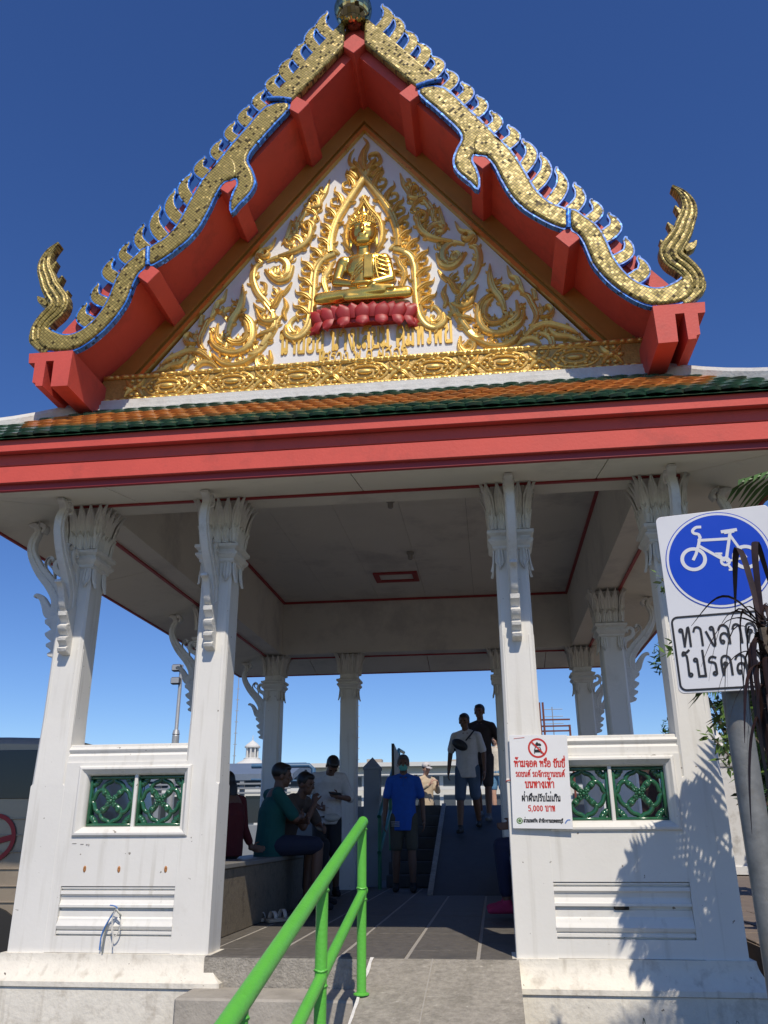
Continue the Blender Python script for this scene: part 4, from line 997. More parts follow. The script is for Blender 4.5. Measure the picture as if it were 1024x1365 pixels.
# head
hz = BZ0+0.665; K = 1.34
t.capsule((0, fy+0.01, BZ0+0.46), 0.055, (0, fy, BZ0+0.56), 0.058)
t.ell((0, fy-0.02, hz), (0.083*K, 0.085*K, 0.110*K)); t.ell((0, fy-0.06, hz-0.085), (0.055*K, 0.05*K, 0.045*K)); t.capsule((0, fy-0.135, hz+0.035), 0.010, (0, fy-0.158, hz-0.024), 0.018)
for s in (-1, 1):
    t.capsule((s*0.112, fy, hz+0.03), 0.015, (s*0.108, fy, hz-0.125), 0.017); t.ell((s*0.045, fy-0.120, hz+0.014), (0.028, 0.014, 0.010)); t.capsule((s*0.014, fy-0.132, hz+0.050), 0.007, (s*0.075, fy-0.104, hz+0.046), 0.005)
t.ell((0, fy-0.132, hz-0.058), (0.033, 0.014, 0.009)); t.ell((0, fy-0.126, hz-0.076), (0.026, 0.014, 0.009))
bud = vox_obj('seated_figure', t, 0.0075, mat('figure_gold', (0.82, 0.52, 0.11), 0.26, metal=0.9, var=0.08, scale=8), ped, 3)
bud.location = (0, 0.0, -0.08*BZ0); bud.scale = (1.06, 0.62, 1.08)
# robe flap, sash edge, sleeve folds
robe = MB(); robe.box(0.005, 0.085, fy-0.088, fy-0.05, BZ0+0.195, BZ0+0.425, 0.010)
auto_smooth(robe.build('robe_sash', MATS['figure_gold'], bud), 40)
t = MB()
for k in range(5):
    z = BZ0+0.40-0.042*k
    t.tube([(0.10, fy-0.066+0.004*k, z+0.03), (0.15, fy-0.068, z), (0.20, fy-0.045, z-0.015), (0.235, fy-0.01, z-0.01)], 0.006, 6)
t.tube([(0.10, fy-0.075, BZ0+0.43), (0.105, fy-0.075, BZ0+0.30), (0.125, fy-0.065, BZ0+0.20)], 0.006, 6)
for k in range(4): t.tube([(-0.11+0.012*k, fy-0.052, BZ0+0.18+0.03*k), (-0.06, fy-0.066, BZ0+0.24+0.03*k), (0.0, fy-0.072, BZ0+0.29+0.03*k)], 0.004, 6)
auto_smooth(t.build('robe_fold', MATS['figure_gold'], bud), 50)
# hair: rows of pointed curls, topknot
t = MB(); hy = fy-0.020
for r in range(6):
    zz = hz+0.072+0.024*r; R = 0.112*math.sqrt(max(0.05, 1-((zz-hz)/0.168)**2))
    n = 15-2*r
    for k in range(n):
        a = PI + PI*k/(n-1); cx_, cy_ = R*math.cos(a), hy+R*math.sin(a)
        t.ell((cx_, cy_, zz), (0.0125, 0.0125, 0.016), 6, 5)
for k in range(11):
    a = PI*k/10; t.capsule((0.108*math.cos(a), hy-0.02, hz+0.04+0.135*math.sin(a)), 0.011, (0.134*math.cos(a), hy-0.02, hz+0.052+0.165*math.sin(a)), 0.003, 6)
t.ell((0, hy, hz+0.160), (0.058, 0.055, 0.045)); t.capsule((0, hy, hz+0.18), 0.026, (0, hy, hz+0.27), 0.004, 8)
auto_smooth(t.build('hair_curls', MATS['figure_gold'], bud), 50)
# pointed halo with flame rim
for mirr in (True, False):
    t = MB(); stroke_mesh(t, HALO, [0.05, 0.055, 0.055, 0.055, 0.05, 0.03], 0.045, PY, mirr); auto_smooth(t.build('halo', GOLD, ped), 55)
    P = catmull([(p[0], p[1], 0) for p in HALO], 3)
    for i in range(1, len(P)-1, 2):
        d = (P[i+1]-P[i-1]).normalized(); q = Vector((d.y, -d.x, 0)); q = q if q.x*P[i].x >= 0 else -q
        e = P[i] + q*0.05 + Vector((0, 0.025, 0)); flame((P[i].x, P[i].y), (e.x, e.y), 0.024, 0.03, mirr, 'halo_flame')
# red lotus seat: two rows of petals round a half drum
t = MB(); t.lathe([(0.30, 0.0), (0.34, 0.03), (0.36, 0.08), (0.36, 0.165), (0.2, 0.175)], (0, 0, 0), 24)
for i, v in enumerate(t.v): t.v[i] = (v[0], min(v[1]*0.40, 0.02), v[2])
drum = t.build('lotus_seat', LOTUS, ped, loc=(0.0, -0.01, 4.70)); auto_smooth(drum, 50); drum.scale = (1, 0.5, 1)
def petal():
    t = MB(); rings = []
    for i in range(11):
        f = i/10
        wd = 0.066*(0.80+0.20*math.sin(PI*min(1, f/0.6)*0.5+0.0)) if f < 0.55 else 0.066*max(0.02, 1-((f-0.55)/0.45)**1.7)
        z = 0.150*f; out = -0.030*math.sin(PI*min(1.0, f*0.75+0.12)) - 0.012*max(0, f-0.8)*5
        rings.append([(-wd, out*0.35+0.010, z), (-wd*0.85, out*0.8-0.004, z), (-wd*0.45, out-0.008, z), (0, out-0.016, z), (wd*0.45, out-0.008, z), (wd*0.85, out*0.8-0.004, z), (wd, out*0.35+0.010, z), (0, 0.03, z)])
    t.loft(rings); return t
pm = None
for row, (n, z, R, sc) in enumerate(((9, 0.025, 1.06, 1.0), (8, 0.040, 1.02, 0.95), (9, 0.050, 1.03, 0.88))):
    for k in range(n):
        a = PI + PI*k/(n-1) if row != 1 else PI + PI*(k+0.5)/n
        x, y = 0.385*R*math.cos(a), 0.385*R*math.sin(a)*0.42
        if pm is None: pm = auto_smooth(petal().build('lotus_petal', LOTUS, drum), 50); q = pm
        else: q = copy_mesh(pm, 'lotus_petal', drum)
        q.location = (x, y+(0.02 if row == 1 else -0.008), z); q.rotation_euler = (0.30 if row != 2 else -0.30, (0.22 if row != 2 else -0.16)*math.cos(a), 0.9*(a-1.5*PI)); q.scale = (sc, 1, (1.15 if abs(math.cos(a)) > 0.95 else 0.95) if row != 2 else -0.80)
# gilt lettering
LETG = mat('lettering_gold', (0.72, 0.46, 0.09), 0.45, metal=0.3, var=0.1, scale=12)
def place_text(txt, xc, z, h, sw, vs=1.35):
    w = text_width(txt)*h
    def to3(u, v, d): return (xc - w/2 + u, PY - 0.001 - d, z + v*vs)
    def each(mb): mb.build('letter', LETG, ped)
    text_glyphs(txt, h, sw, 0.013, to3, each=each, lift=0.0006)
TXT1 = 'นายอยู่ นางเลี่ยม คุ้มทรัพย์'
h1 = 1.47/text_width(TXT1)
place_text(TXT1, 0.015, 4.488, h1, 0.0190, 1.65)
TXT2 = 'สร้าง พ.ศ.๒๕๕๑'
place_text(TXT2, 0.015, 4.362, 0.72/text_width(TXT2), 0.011, 1.1)

# ------------------------------------------------------------------ main roof, rafters, bargeboards
YB = -0.62
def top_line(x):                                     # upper roof surface at |x|
    x = abs(x); R = ROOFEDGE
    for (xa, za), (xb, zb) in zip(R[:-1], R[1:]):
        if xa <= x <= xb: return za + (zb-za)*(x-xa)/(xb-xa)
    return R[-1][1] if x > R[-1][0] else R[0][1]
xsr = [0.0] + [p[0] for p in ROOFEDGE[1:]] + [2.52]
zsr = [ROOFEDGE[0][1]+0.03] + [p[1] for p in ROOFEDGE[1:]] + [ROOFEDGE[-1][1]-0.10]
roof = None
for s in (-1, 1):
    t = MB()
    rings = []
    for y in (YB+0.07, DD+0.62):
        rings.append([(s*x, y, z+0.02) for x, z in zip(xsr, zsr)] + [(s*x, y, z-0.05) for x, z in reversed(list(zip(xsr, zsr)))])
    t.loft(rings); o = t.build('roof_slope', TORANGE, PAV)
    # red boarding under the overhang
    t = MB(); rings = []
    so = [(0.0, 7.16), (0.45, 6.60), (1.0, 5.88), (1.55, 5.15), (2.05, 4.52), (2.46, 4.10)]
    for y in (YB+0.045, 0.20): rings.append([(s*x, y, z) for x, z in so] + [(s*x, y, top_line(x)-0.052) for x, z in reversed(so)])
    t.loft(rings); t.build('red_boarding', RED, PAV)
    # edge strip standing above the bargeboard between the fins
    t = MB(); up = [(x, z+0.035) for x, z in ROOFEDGE[1:]]; lo = [(x, z-0.14) for x, z in ROOFEDGE[1:]]
    rings = [[(s*x, y, z) for x, z in up + lo[::-1]] for y in (YB+0.02, YB+0.068)]
    t.loft(rings); t.build('edge_strip', RED, PAV)
# back gable wall
plate('gable_wall', [(-2.30, 4.06), (2.30, 4.06), (0, 7.1)], DD, DD+0.1, PEDW, PAV)
# purlins with lit square ends
def purlin(x, z, a, w=0.078):
    t = MB(); t.box(-w, w, YB-0.035, 0.05, -w, w, 0.004)
    o = t.build('purlin', RED, PAV); o.location = (x, 0, z); o.rotation_euler = (0, a, 0); return o
purlin(-0.005, 7.20, rad(45), 0.085)
for s in (-1, 1):
    for (x, z) in PURLIN: purlin(s*x, z, s*rad(50), 0.072)
# pierced end blocks
for s in (-1, 1):
    plate('end_block', [(s*x, z) for x, z in BLOCK], YB-0.045, 0.06, RED, PAV)
# bargeboards: four mosaic lengths each side, blue glass edging, fins, tail finials
def inset(ol, d):
    return ol
for s in (-1, 1):
    for k, seg in enumerate((SEG1, SEG2, SEG3, SEG4)):
        ol = [(s*x, z) for x, z in (seg if k == 0 else [(p.x, p.y) for p in catmull([(a, b, 0) for a, b in seg], 2, True)])]
        bb = plate('bargeboard', ol, YB-0.045-0.004*k, YB+0.035, MOS, PAV, bev=0.022)
        # raised ridge along the middle of the wavy boards
        if k > 0:
            ring = [(s*x, z) for x, z in [(p.x, p.y) for p in catmull([(a, b, 0) for a, b in seg], 3, True)]]
            t = MB(); P = ring + [ring[0]]
            ribbon = MB()
            ribbon3(ribbon, P, 0.026, 0.05, lambda u, v, d: (u, YB+0.012-d-0.0, v), False)
            ribbon.build('blue_edging', BLUE, bb)
    # band where two boards meet
    for (xa, za, xb, zb) in ((SEG1[1][0], SEG1[1][1], SEG1[2][0], SEG1[2][1]), (SEG3[7][0], SEG3[7][1]+0.01, SEG3[8][0], SEG3[8][1]-0.01)):
        t = MB(); t.tube([(s*xa, YB-0.045, za), (s*(xa+xb)/2, YB-0.055, (za+zb)/2), (s*xb, YB-0.045, zb)], 0.020, 8); auto_smooth(t.build('board_clasp', BLUE, PAV), 50)
    for (b, tp) in FINS:
        bx_, bz_ = b; tx, tz = tp; L = math.hypot(tx-bx_, tz-bz_)
        L = max(L, 0.19)
        dx, dz = (tx-bx_)/L, (tz-bz_)/L
        # blade: bellied outward, tip hooked back toward the ridge
        nx, nz = dz, -dx
        if nx < 0: nx, nz = -nx, -nz
        pth = [(bx_ - dx*0.03 - nx*0.012, bz_ - dz*0.03 - nz*0.012), (bx_ + dx*L*0.28 + nx*0.034, bz_ + dz*L*0.28 + nz*0.034), (bx_ + dx*L*0.60 + nx*0.046, bz_ + dz*L*0.60 + nz*0.046), (bx_ + dx*L*0.88 + nx*0.010, bz_ + dz*L*0.88 + nz*0.010), (bx_ + dx*L*1.00 - nx*0.030, bz_ + dz*L*1.00 - nz*0.030), (bx_ + dx*L*1.12 - nx*0.040, bz_ + dz*L*1.12 - nz*0.040)]
        wf = 1.0 + 0.10*math.sin(bx_*37.0)
        ol = ribbon_outline([(s*a, c) for a, c in pth], [0.094*wf, 0.100*wf, 0.086*wf, 0.050, 0.024, 0.006], 4)
        q = plate('roof_fin', ol, YB-0.030, YB+0.014, MOS, PAV, bev=0.008)
        r = MB(); ribbon3(r, ol[:] + [ol[0]], 0.016, 0.036, lambda u, v, d: (u, YB+0.008-d, v), False); r.build('blue_edging', BLUE, q)
    HHP = [(2.400, 4.262), (2.505, 4.365), (2.512, 4.465), (2.462, 4.562), (2.400, 4.636), (2.389, 4.711), (2.432, 4.785), (2.487, 4.869), (2.526, 4.961), (2.56, 5.041), (2.569, 5.124), (2.539, 5.22), (2.470, 5.300)]
    HW_ = [0.10, 0.135, 0.15, 0.16, 0.17, 0.175, 0.165, 0.15, 0.14, 0.125, 0.105, 0.07, 0.02]
    hh = plate('tail_finial', ribbon_outline([(s*a, b) for a, b in HHP], HW_, 4), YB-0.045, YB+0.045, MOS, PAV, bev=0.012)
    for k, off in enumerate((-0.30, 0.0, 0.30)):
        P = catmull([(s*a, b, 0) for a, b in HHP[1:]], 4); W4 = [p.x for p in catmull([(w, 0, 0) for w in HW_[1:]], 4)]
        r = MB(); L = []
        for i2, p in enumerate(P):
            dd = (P[min(i2+1, len(P)-1)] - P[max(i2-1, 0)]).normalized(); L.append((p.x - dd.y*off*W4[i2], YB-0.045, p.y + dd.x*off*W4[i2]))
        r.tube(L, [max(0.003, w*0.085) for w in W4], 6); r.build('finial_rib', MOS, hh)
    for (xa, za, xb, zb, w0) in ((2.40, 4.66, 2.323, 4.815, 0.075), (2.455, 4.83, 2.395, 4.968, 0.065), (2.525, 4.98, 2.468, 5.118, 0.055), (2.485, 4.72, 2.580, 4.785, 0.07), (2.510, 4.32, 2.590, 4.420, 0.06)):
        mx, mz = (xa+xb)/2, (za+zb)/2
        q = plate('finial_tooth', ribbon_outline([(s*xa, za), (s*(mx+0.012), mz-0.01), (s*xb, zb)], [w0, w0*0.8, 0.012], 4), YB-0.035, YB+0.035, MOS, hh, bev=0.004)
# mirror ball on the ridge, on a collar
t = MB(); t.ell((0, 0, 0), (0.17, 0.17, 0.17), 36, 22)
ball = t.build('finial_ball', MOSB, PAV, loc=(-0.01, YB-0.05, 7.585)); 
t = MB(); t.lathe([(0.05, 0.16), (0.06, 0.2), (0.03, 0.3), (0.035, 0.34), (0.012, 0.6), (0.004, 0.85)], (0, 0, 0), 12); t.build('spire', MOS, ball)
# ------------------------------------------------------------------ people
SKIN = mat('tan_skin', (0.145, 0.072, 0.045), 0.55, var=0.06, scale=20)
SKIN2 = mat('pale_skin', (0.52, 0.31, 0.22), 0.55, var=0.06, scale=20)
HAIR = mat('black_hair', (0.012, 0.010, 0.009), 0.45, var=0.3, scale=60)
GREYHAIR = mat('greying_hair', (0.07, 0.065, 0.06), 0.5, var=0.4, scale=60)
EYE = mat('dark_eye', (0.01, 0.008, 0.007), 0.2)
def cloth(name, col): return mat(name, col, 0.85, var=0.12, scale=14, bump=0.9, bscale=16)
V3 = Vector
def frame(fwd, up=(0, 0, 1)):
    f = V3(fwd).normalized(); r = f.cross(V3(up)).normalized(); u = r.cross(f)
    return Matrix((r, f, u)).transposed()            # columns: right, forward, up
def bend_hand(t, w, d, side, up, curl=0.4, k=1.0):
    """palm, four unequal bent fingers and a thumb from the side of the palm; d points to the fingertips, side to the thumb"""
    w, d = V3(w), V3(d).normalized(); s = (V3(side) - d*V3(side).dot(d)).normalized(); n = s.cross(d).normalized()
    if n.dot(V3(up)) < 0: n = -n
    c = w + d*0.045*k
    M = Matrix((s, d, n)).transposed()
    t.ell(c, (0.040*k, 0.050*k, 0.017*k), 10, 7, M)
    t.capsule(w - d*0.02, 0.026*k, c, 0.022*k, 8)
    for i, (off, L) in enumerate(((0.029, 0.068), (0.010, 0.078), (-0.010, 0.072), (-0.029, 0.056))):
        p = w + d*0.085*k + s*off*k
        a = curl*0.6; q = p + (d*math.cos(a) - n*math.sin(a))*L*0.5*k
        a2 = curl*1.5; r = q + (d*math.cos(a2) - n*math.sin(a2))*L*0.5*k
        t.capsule(p - d*0.02, 0.0095*k, q, 0.0088*k, 7); t.capsule(q, 0.0088*k, r, 0.0075*k, 7)
    p = w + d*0.025*k + s*0.030*k; q = p + (d*0.6 + s*0.8 - n*0.2).normalized()*0.036*k; r = q + (d*0.92 + s*0.3 - n*curl*0.6).normalized()*0.030*k
    t.capsule(p, 0.012*k, q, 0.0105*k, 7); t.capsule(q, 0.0105*k, r, 0.0085*k, 7)

def head_prims(t, H, M, k=1.0):
    def P(x, y, z): return V3(H) + M @ V3((x*k, y*k, z*k))
    t.ell(P(0, -0.008, 0.022), (0.074*k, 0.092*k, 0.092*k), 16, 10, M)
    t.ell(P(0, 0.030, -0.045), (0.056*k, 0.056*k, 0.062*k), 14, 9, M)
    t.ell(P(0, 0.058, -0.085), (0.026*k, 0.024*k, 0.020*k), 10, 7, M)          # chin
    t.capsule(P(0, 0.080, 0.012), 0.010*k, P(0, 0.100, -0.026), 0.014*k, 8)     # nose
    t.ell(P(0, 0.076, 0.028), (0.050*k, 0.014*k, 0.010*k), 10, 6, M)           # brow
    t.ell(P(0, 0.080, -0.055), (0.024*k, 0.010*k, 0.008*k), 10, 6, M)          # mouth
    for s in (-1, 1):
        t.ell(P(s*0.077, -0.005, -0.012), (0.010*k, 0.020*k, 0.032*k), 8, 7, M)
        t.ell(P(s*0.045, 0.060, -0.018), (0.020*k, 0.016*k, 0.016*k), 8, 6, M)  # cheeks

STAND = dict(pel=(0, 0, .93), chest=(0, 0.01, 1.24), neck=(0, 0.0, 1.46), head=(0, -0.025, 1.595), look=(0, -1, -0.05),
             sh=(.178, 0, 1.375), el=(.235, 0.03, 1.12), wr=(.235, -0.04, .89), hip=(.09, 0, .90), kn=(.10, -0.02, .49), an=(.105, 0.02, .085), toe=(0.03, -1, 0))
def person(label, loc, rz, k, pose, look, skin=SKIN, group=None, detail=0.008):
    """pose: joints of STAND, each either (x, y, z) mirrored or a pair [left, right]"""
    J = dict(STAND); J.update(pose)
    root = empty('person', loc, rz); root.scale = (k, k, k)
    tag(root, label, 'person', group)
    def two(n):
        v = J[n]
        if isinstance(v, list): return [V3(v[0]), V3(v[1])]
        return [V3((-v[0], v[1], v[2])), V3(v)]
    sh, el, wr, hip, kn, an = (two(n) for n in ('sh', 'el', 'wr', 'hip', 'kn', 'an'))
    pel, chest, neck, head = V3(J['pel']), V3(J['chest']), V3(J['neck']), V3(J['head'])
    toe = two('toe') if isinstance(J['toe'], list) else [V3((-J['toe'][0], J['toe'][1], J['toe'][2])), V3(J['toe'])]
    fwd = J.get('face', (0, -1, 0))
    MH = frame(J['look'])
    MT = frame(fwd, (chest-pel))
    hd = J.get('hand', [None, None]); curl = J.get('curl', [0.5, 0.5])
    t = MB()
    head_prims(t, head, MH)
    t.capsule(neck - V3((0, 0, 0.04)), 0.060, head + MH @ V3((0, -0.015, -0.06)), 0.050, 12)
    t.ell((pel+chest)/2, (0.135, 0.095, 0.22), 14, 10, MT); t.ell(chest + (neck-chest)*0.35, (0.155, 0.095, 0.15), 14, 10, MT); t.ell(pel, (0.145, 0.10, 0.11), 14, 9, MT)
    for i in (0, 1):
        t.capsule(sh[i], 0.052, el[i], 0.040); t.capsule(el[i], 0.040, wr[i], 0.026)
        d = V3(hd[i]) if hd[i] else (wr[i]-el[i])
        inn = V3((0, 0, 0)) + MT @ V3((0, 1, 0)) if abs(d.normalized().z) > 0.6 else V3((0, 0, 1))
        bend_hand(t, wr[i], d, inn, V3(((1 if i == 0 else -1)*-1, 0, 0.2)) if abs(d.normalized().z) > 0.6 else V3((0, 0, 1)), curl[i])
        t.capsule(hip[i], 0.085, kn[i], 0.056); t.capsule(kn[i], 0.054, kn[i]*0.62+an[i]*0.38, 0.056); t.capsule(kn[i]*0.62+an[i]*0.38, 0.056, an[i], 0.036)
        f = toe[i].normalized(); hl = an[i] - f*0.03; hl.z -= 0.035
        t.capsule(hl, 0.034, an[i] + f*0.13 - V3((0, 0, 0.055)), 0.026)
    body = vox_obj('body', t, detail, skin, root, 2)
    e = MB()
    for s in (-1, 1): e.ell(head + MH @ V3((s*0.031, 0.080, 0.008)), (0.012, 0.007, 0.006), 8, 6, MH)
    e.build('eyes', EYE, body, smooth=True)
    # hair
    if look.get('hair'):
        h = MB()
        h.ell(head + MH @ V3((0, -0.022, 0.040)), (0.083, 0.092, 0.088), 16, 10, MH)
        h.ell(head + MH @ V3((0, 0.030, 0.078)), (0.066, 0.056, 0.038), 14, 8, MH)
        for s in (-1, 1): h.ell(head + MH @ V3((s*0.070, -0.008, 0.030)), (0.016, 0.040, 0.045), 10, 7, MH)
        if look.get('long'):
            h.ell(head + MH @ V3((0, -0.065, -0.06)), (0.085, 0.045, 0.14), 14, 9, MH)
            for s in (-1, 1): h.ell(head + MH @ V3((s*0.075, -0.02, -0.05)), (0.022, 0.045, 0.13), 10, 8, MH)
        hm = vox_obj('hair', h, 0.011, look['hair'], body, 2)
    # shirt
    if look.get('shirt'):
        c = MB(); g = look.get('bulk', 1.0); ln = look.get('len', 0.0)
        ax = (chest-pel).normalized(); hem = pel - ax*(0.09+ln)
        def ring_at(p, rx, ry): return [p + MT @ V3((rx*math.cos(2*PI*j/18), ry*math.sin(2*PI*j/18), 0)) for j in range(18)]
        c.loft([ring_at(hem, 0.168*g, 0.128*g), ring_at(pel, 0.168*g, 0.130*g), ring_at(pel*0.55+chest*0.45, 0.158*g, 0.124*g), ring_at(chest, 0.172*g, 0.126*g), ring_at(chest + (neck-chest)*0.45, 0.170*g, 0.112*g), ring_at(chest + (neck-chest)*0.72, 0.130*g, 0.085*g)])
        nb = neck*0.86 + chest*0.14
        for i in (0, 1): c.capsule(nb, 0.060, sh[i], 0.056)
        c.capsule(neck - V3((0, 0, 0.06)), 0.070, neck - V3((0, 0, 0.015)), 0.060)
        for i in (0, 1):
            sl = look.get('sleeve', 0.62)
            e_ = sh[i] + (el[i]-sh[i])*min(sl, 1.0)
            c.capsule(sh[i], 0.062, e_, 0.062)
            if sl > 1: c.capsule(el[i], 0.056, el[i] + (wr[i]-el[i])*(sl-1), 0.042)
        so = vox_obj('shirt', c, 0.011, look['shirt'], root, 4)
        if look.get('collar'):
            q = MB(); q.tube([neck + MT @ V3((0.062*math.cos(a), 0.062*math.sin(a)+0.012, -0.012-0.02*math.sin(a))) for a in [2*PI*j/14 for j in range(15)]], 0.014, 7)
            q.tube([neck + MT @ V3((0.0, 0.07, -0.03)), neck + MT @ V3((0.0, 0.115, -0.16))], 0.010, 6)
            auto_smooth(q.build('collar', look['collar'], so), 60)
    # trousers or shorts
    if look.get('pants'):
        c = MB(); pl = look.get('plen', 1.0)
        c.ell(pel - (chest-pel).normalized()*0.02, (0.165, 0.122, 0.125), 16, 10, MT)
        for i in (0, 1):
            e_ = hip[i] + (kn[i]-hip[i])*min(pl, 1.0)
            c.capsule(hip[i], 0.102, e_, 0.084 if pl <= 1 else 0.070)
            if pl > 1: c.capsule(kn[i], 0.070, kn[i] + (an[i]-kn[i])*(pl-1), 0.058)
        po = vox_obj('trousers' if pl > 1 else 'shorts', c, 0.011, look['pants'], root, 3)
        if look.get('stripe'):
            q = MB()
            for i in (0, 1):
                sgn = -1 if i == 0 else 1
                for o_ in (0.0, 0.022): q.tube([hip[i]+MT @ V3((sgn*0.095, o_, 0.03)), hip[i]*0.5+kn[i]*0.5+MT @ V3((sgn*0.094, o_, 0.03)), hip[i]*0.1+kn[i]*0.9+MT @ V3((sgn*0.086, o_, 0.03))], 0.005, 5)
            q.build('side_stripe', look['stripe'], po)
    # shoes
    if look.get('shoe'):
        for i in (0, 1):
            f = toe[i].normalized(); b_ = an[i].copy(); s = MB()
            hl = b_ - f*0.045 - V3((0, 0, 0.045)); tp = b_ + f*0.155 - V3((0, 0, 0.055))
            s.capsule(hl, 0.044, b_ + f*0.06 - V3((0, 0, 0.042)), 0.048); s.capsule(b_ + f*0.05 - V3((0, 0, 0.048)), 0.046, tp, 0.034)
            s.capsule(b_ - V3((0, 0, 0.02)), 0.046, b_ + V3((0, 0, 0.012)), 0.043)
            for j, v in enumerate(s.v):
                if v[2] < b_.z - 0.083: s.v[j] = (v[0], v[1], b_.z - 0.083)
            vox_obj('shoe', s, 0.010, look['shoe'], root, 2)
    return root, body, MH, head, MT, pel, chest
FLAT = lambda y: 0.0
WHITEC = cloth('white_cotton', (0.56, 0.54, 0.53)); BLACKC = cloth('black_cloth', (0.018, 0.018, 0.022))
# 1 man in the blue polo shirt, mask on, walking out to the camera
r, body, MH, head, MT, pel, chest = person('man in bright blue polo shirt and green face mask standing in the pavilion', (-0.285, 5.55, 0.0), rad(4), 0.975,
    dict(el=(.245, 0.02, 1.12), wr=(.262, -0.03, .87), an=[(-.12, 0.05, .085), (.11, -0.06, .085)], kn=[(-.105, 0.0, .49), (.10, -0.05, .49)]),
    dict(hair=GREYHAIR, shirt=cloth('royal_blue_cotton', (0.012, 0.085, 0.42)), len=0.10, sleeve=0.72, collar=cloth('royal_blue_collar', (0.012, 0.075, 0.36)), pants=cloth('olive_shorts', (0.07, 0.065, 0.05)), plen=0.85, shoe=mat('dark_sandal', (0.02, 0.018, 0.016), 0.7)))
q = MB(); q.ell(head + MH @ V3((0, 0.056, -0.052)), (0.060, 0.050, 0.048), 16, 9, MH); mk = q.build('face_mask', cloth('green_mask', (0.13, 0.44, 0.37)), r, smooth=True)
q = MB()
for s in (-1, 1): q.tube([head + MH @ V3((s*0.055, 0.07, -0.035)), head + MH @ V3((s*0.074, 0.03, -0.02)), head + MH @ V3((s*0.082, -0.005, 0.0))], 0.003, 5)
q.build('strap', WHITEC, mk)
q = MB()
for z in (0.80, 0.825, 0.85): q.tube([(-0.17, -0.06, z), (-0.13, -0.115, z), (-0.06, -0.135, z-0.002)], 0.006, 6)
q.build('towel_stripe', cloth('pale_towel', (0.45, 0.44, 0.42)), r)
# 2 man in white tee with cross-body bag, coming down the inner ramp
r, body, MH, head, MT, pel, chest = person('man in white t-shirt with black cross-body bag walking down the inner ramp', (0.52, 7.15, 0.69), rad(-8), 1.0,
    dict(look=(-0.1, -1, -0.10), head=(-0.015, -0.03, 1.592), el=[(-.26, 0.05, 1.13), (.255, 0.02, 1.12)], wr=[(-.285, 0.0, .88), (.265, -0.05, .86)], an=[(-.11, -0.16, .07), (.11, 0.22, .16)], kn=[(-.105, -0.10, .49), (.105, 0.0, .52)]),
    dict(hair=HAIR, shirt=WHITEC, len=0.08, bulk=1.05, sleeve=0.80, pants=cloth('denim_shorts', (0.075, 0.115, 0.18)), plen=0.98, shoe=mat('black_trainer', (0.02, 0.02, 0.02), 0.6)))
bag = MB(); Mb = Matrix.Rotation(rad(28), 3, 'Y')
bag.ell((-0.075, -0.155, 1.235), (0.13, 0.05, 0.075), 18, 10, Mb); bag.ell((-0.075, -0.19, 1.225), (0.075, 0.022, 0.040), 14, 8, Mb)
bg_ = bag.build('shoulder_bag', mat('black_nylon', (0.02, 0.02, 0.023), 0.5, bump=0.3, bscale=150), r, smooth=True)
q = MB(); q.tube([(0.02, -0.165, 1.29), (0.09, -0.145, 1.37), (0.145, -0.06, 1.455), (0.13, 0.05, 1.46), (0.05, 0.14, 1.33), (-0.08, 0.15, 1.20), (-0.17, 0.05, 1.16), (-0.17, -0.08, 1.18)], 0.012, 7); q.build('strap', BLACKC, bg_)
q = MB(); q.box(0.065, 0.10, -0.142, -0.128, 1.315, 1.322); q.build('chest_print', BLACKC, r)
# 3 man in dark shirt just behind him
person('man in dark brown shirt walking close behind the white t-shirt man', (0.74, 7.75, 0.87), rad(-14), 1.02,
    dict(look=(-0.05, -1, -0.02), el=[(-.25, 0.04, 1.13), (.27, 0.06, 1.14)], wr=[(-.26, -0.03, .88), (.30, -0.02, .90)], an=[(-.10, 0.16, .12), (.11, -0.16, .06)], kn=[(-.10, 0.0, .50), (.105, -0.10, .48)]),
    dict(hair=HAIR, shirt=cloth('dark_brown_cotton', (0.030, 0.020, 0.017)), len=0.06, sleeve=0.7, pants=cloth('grey_brown_shorts', (0.05, 0.04, 0.036)), plen=0.9, shoe=mat('grey_trainer', (0.10, 0.10, 0.10), 0.6)))
# 4 woman in a cream top farther out on the gangway
person('woman in cream top and blue shorts farther out behind the two men', (1.0, 11.7, 0.93), rad(-20), 0.96,
    dict(), dict(hair=HAIR, long=True, shirt=cloth('cream_cotton', (0.62, 0.56, 0.46)), bulk=0.92, sleeve=0.5, pants=cloth('bright_denim', (0.10, 0.23, 0.38)), plen=0.7, shoe=WHITEC), SKIN2, detail=0.012)
# 5 person in a white cap holding a phone, behind the blue-shirted man
r, body, MH, head, MT, pel, chest = person('person in white cap and beige jacket holding up a phone behind the blue shirt', (-0.44, 11.5, 0.33), rad(35), 0.97,
    dict(el=[(-.22, -0.08, 1.16), (.22, -0.10, 1.16)], wr=[(-.08, -0.30, 1.28), (.09, -0.30, 1.27)], curl=[0.9, 0.9], hand=[(0.2, -0.5, 0.7), (-0.2, -0.5, 0.7)], look=(0, -1, -0.25)),
    dict(hair=HAIR, shirt=cloth('beige_jacket', (0.50, 0.40, 0.28)), len=0.08, sleeve=1.8, pants=BLACKC, plen=1.9, shoe=BLACKC), SKIN2, detail=0.012)
q = MB(); q.ell(head + MH @ V3((0, -0.015, 0.070)), (0.092, 0.100, 0.070), 18, 9, MH); q.ell(head + MH @ V3((0, 0.115, 0.045)), (0.070, 0.070, 0.010), 14, 6, MH); q.build('cap', WHITEC, r, smooth=True)
ph = MB(); ph.box(-0.465, -0.395, 11.185, 11.195, 1.585, 1.725, 0.003)
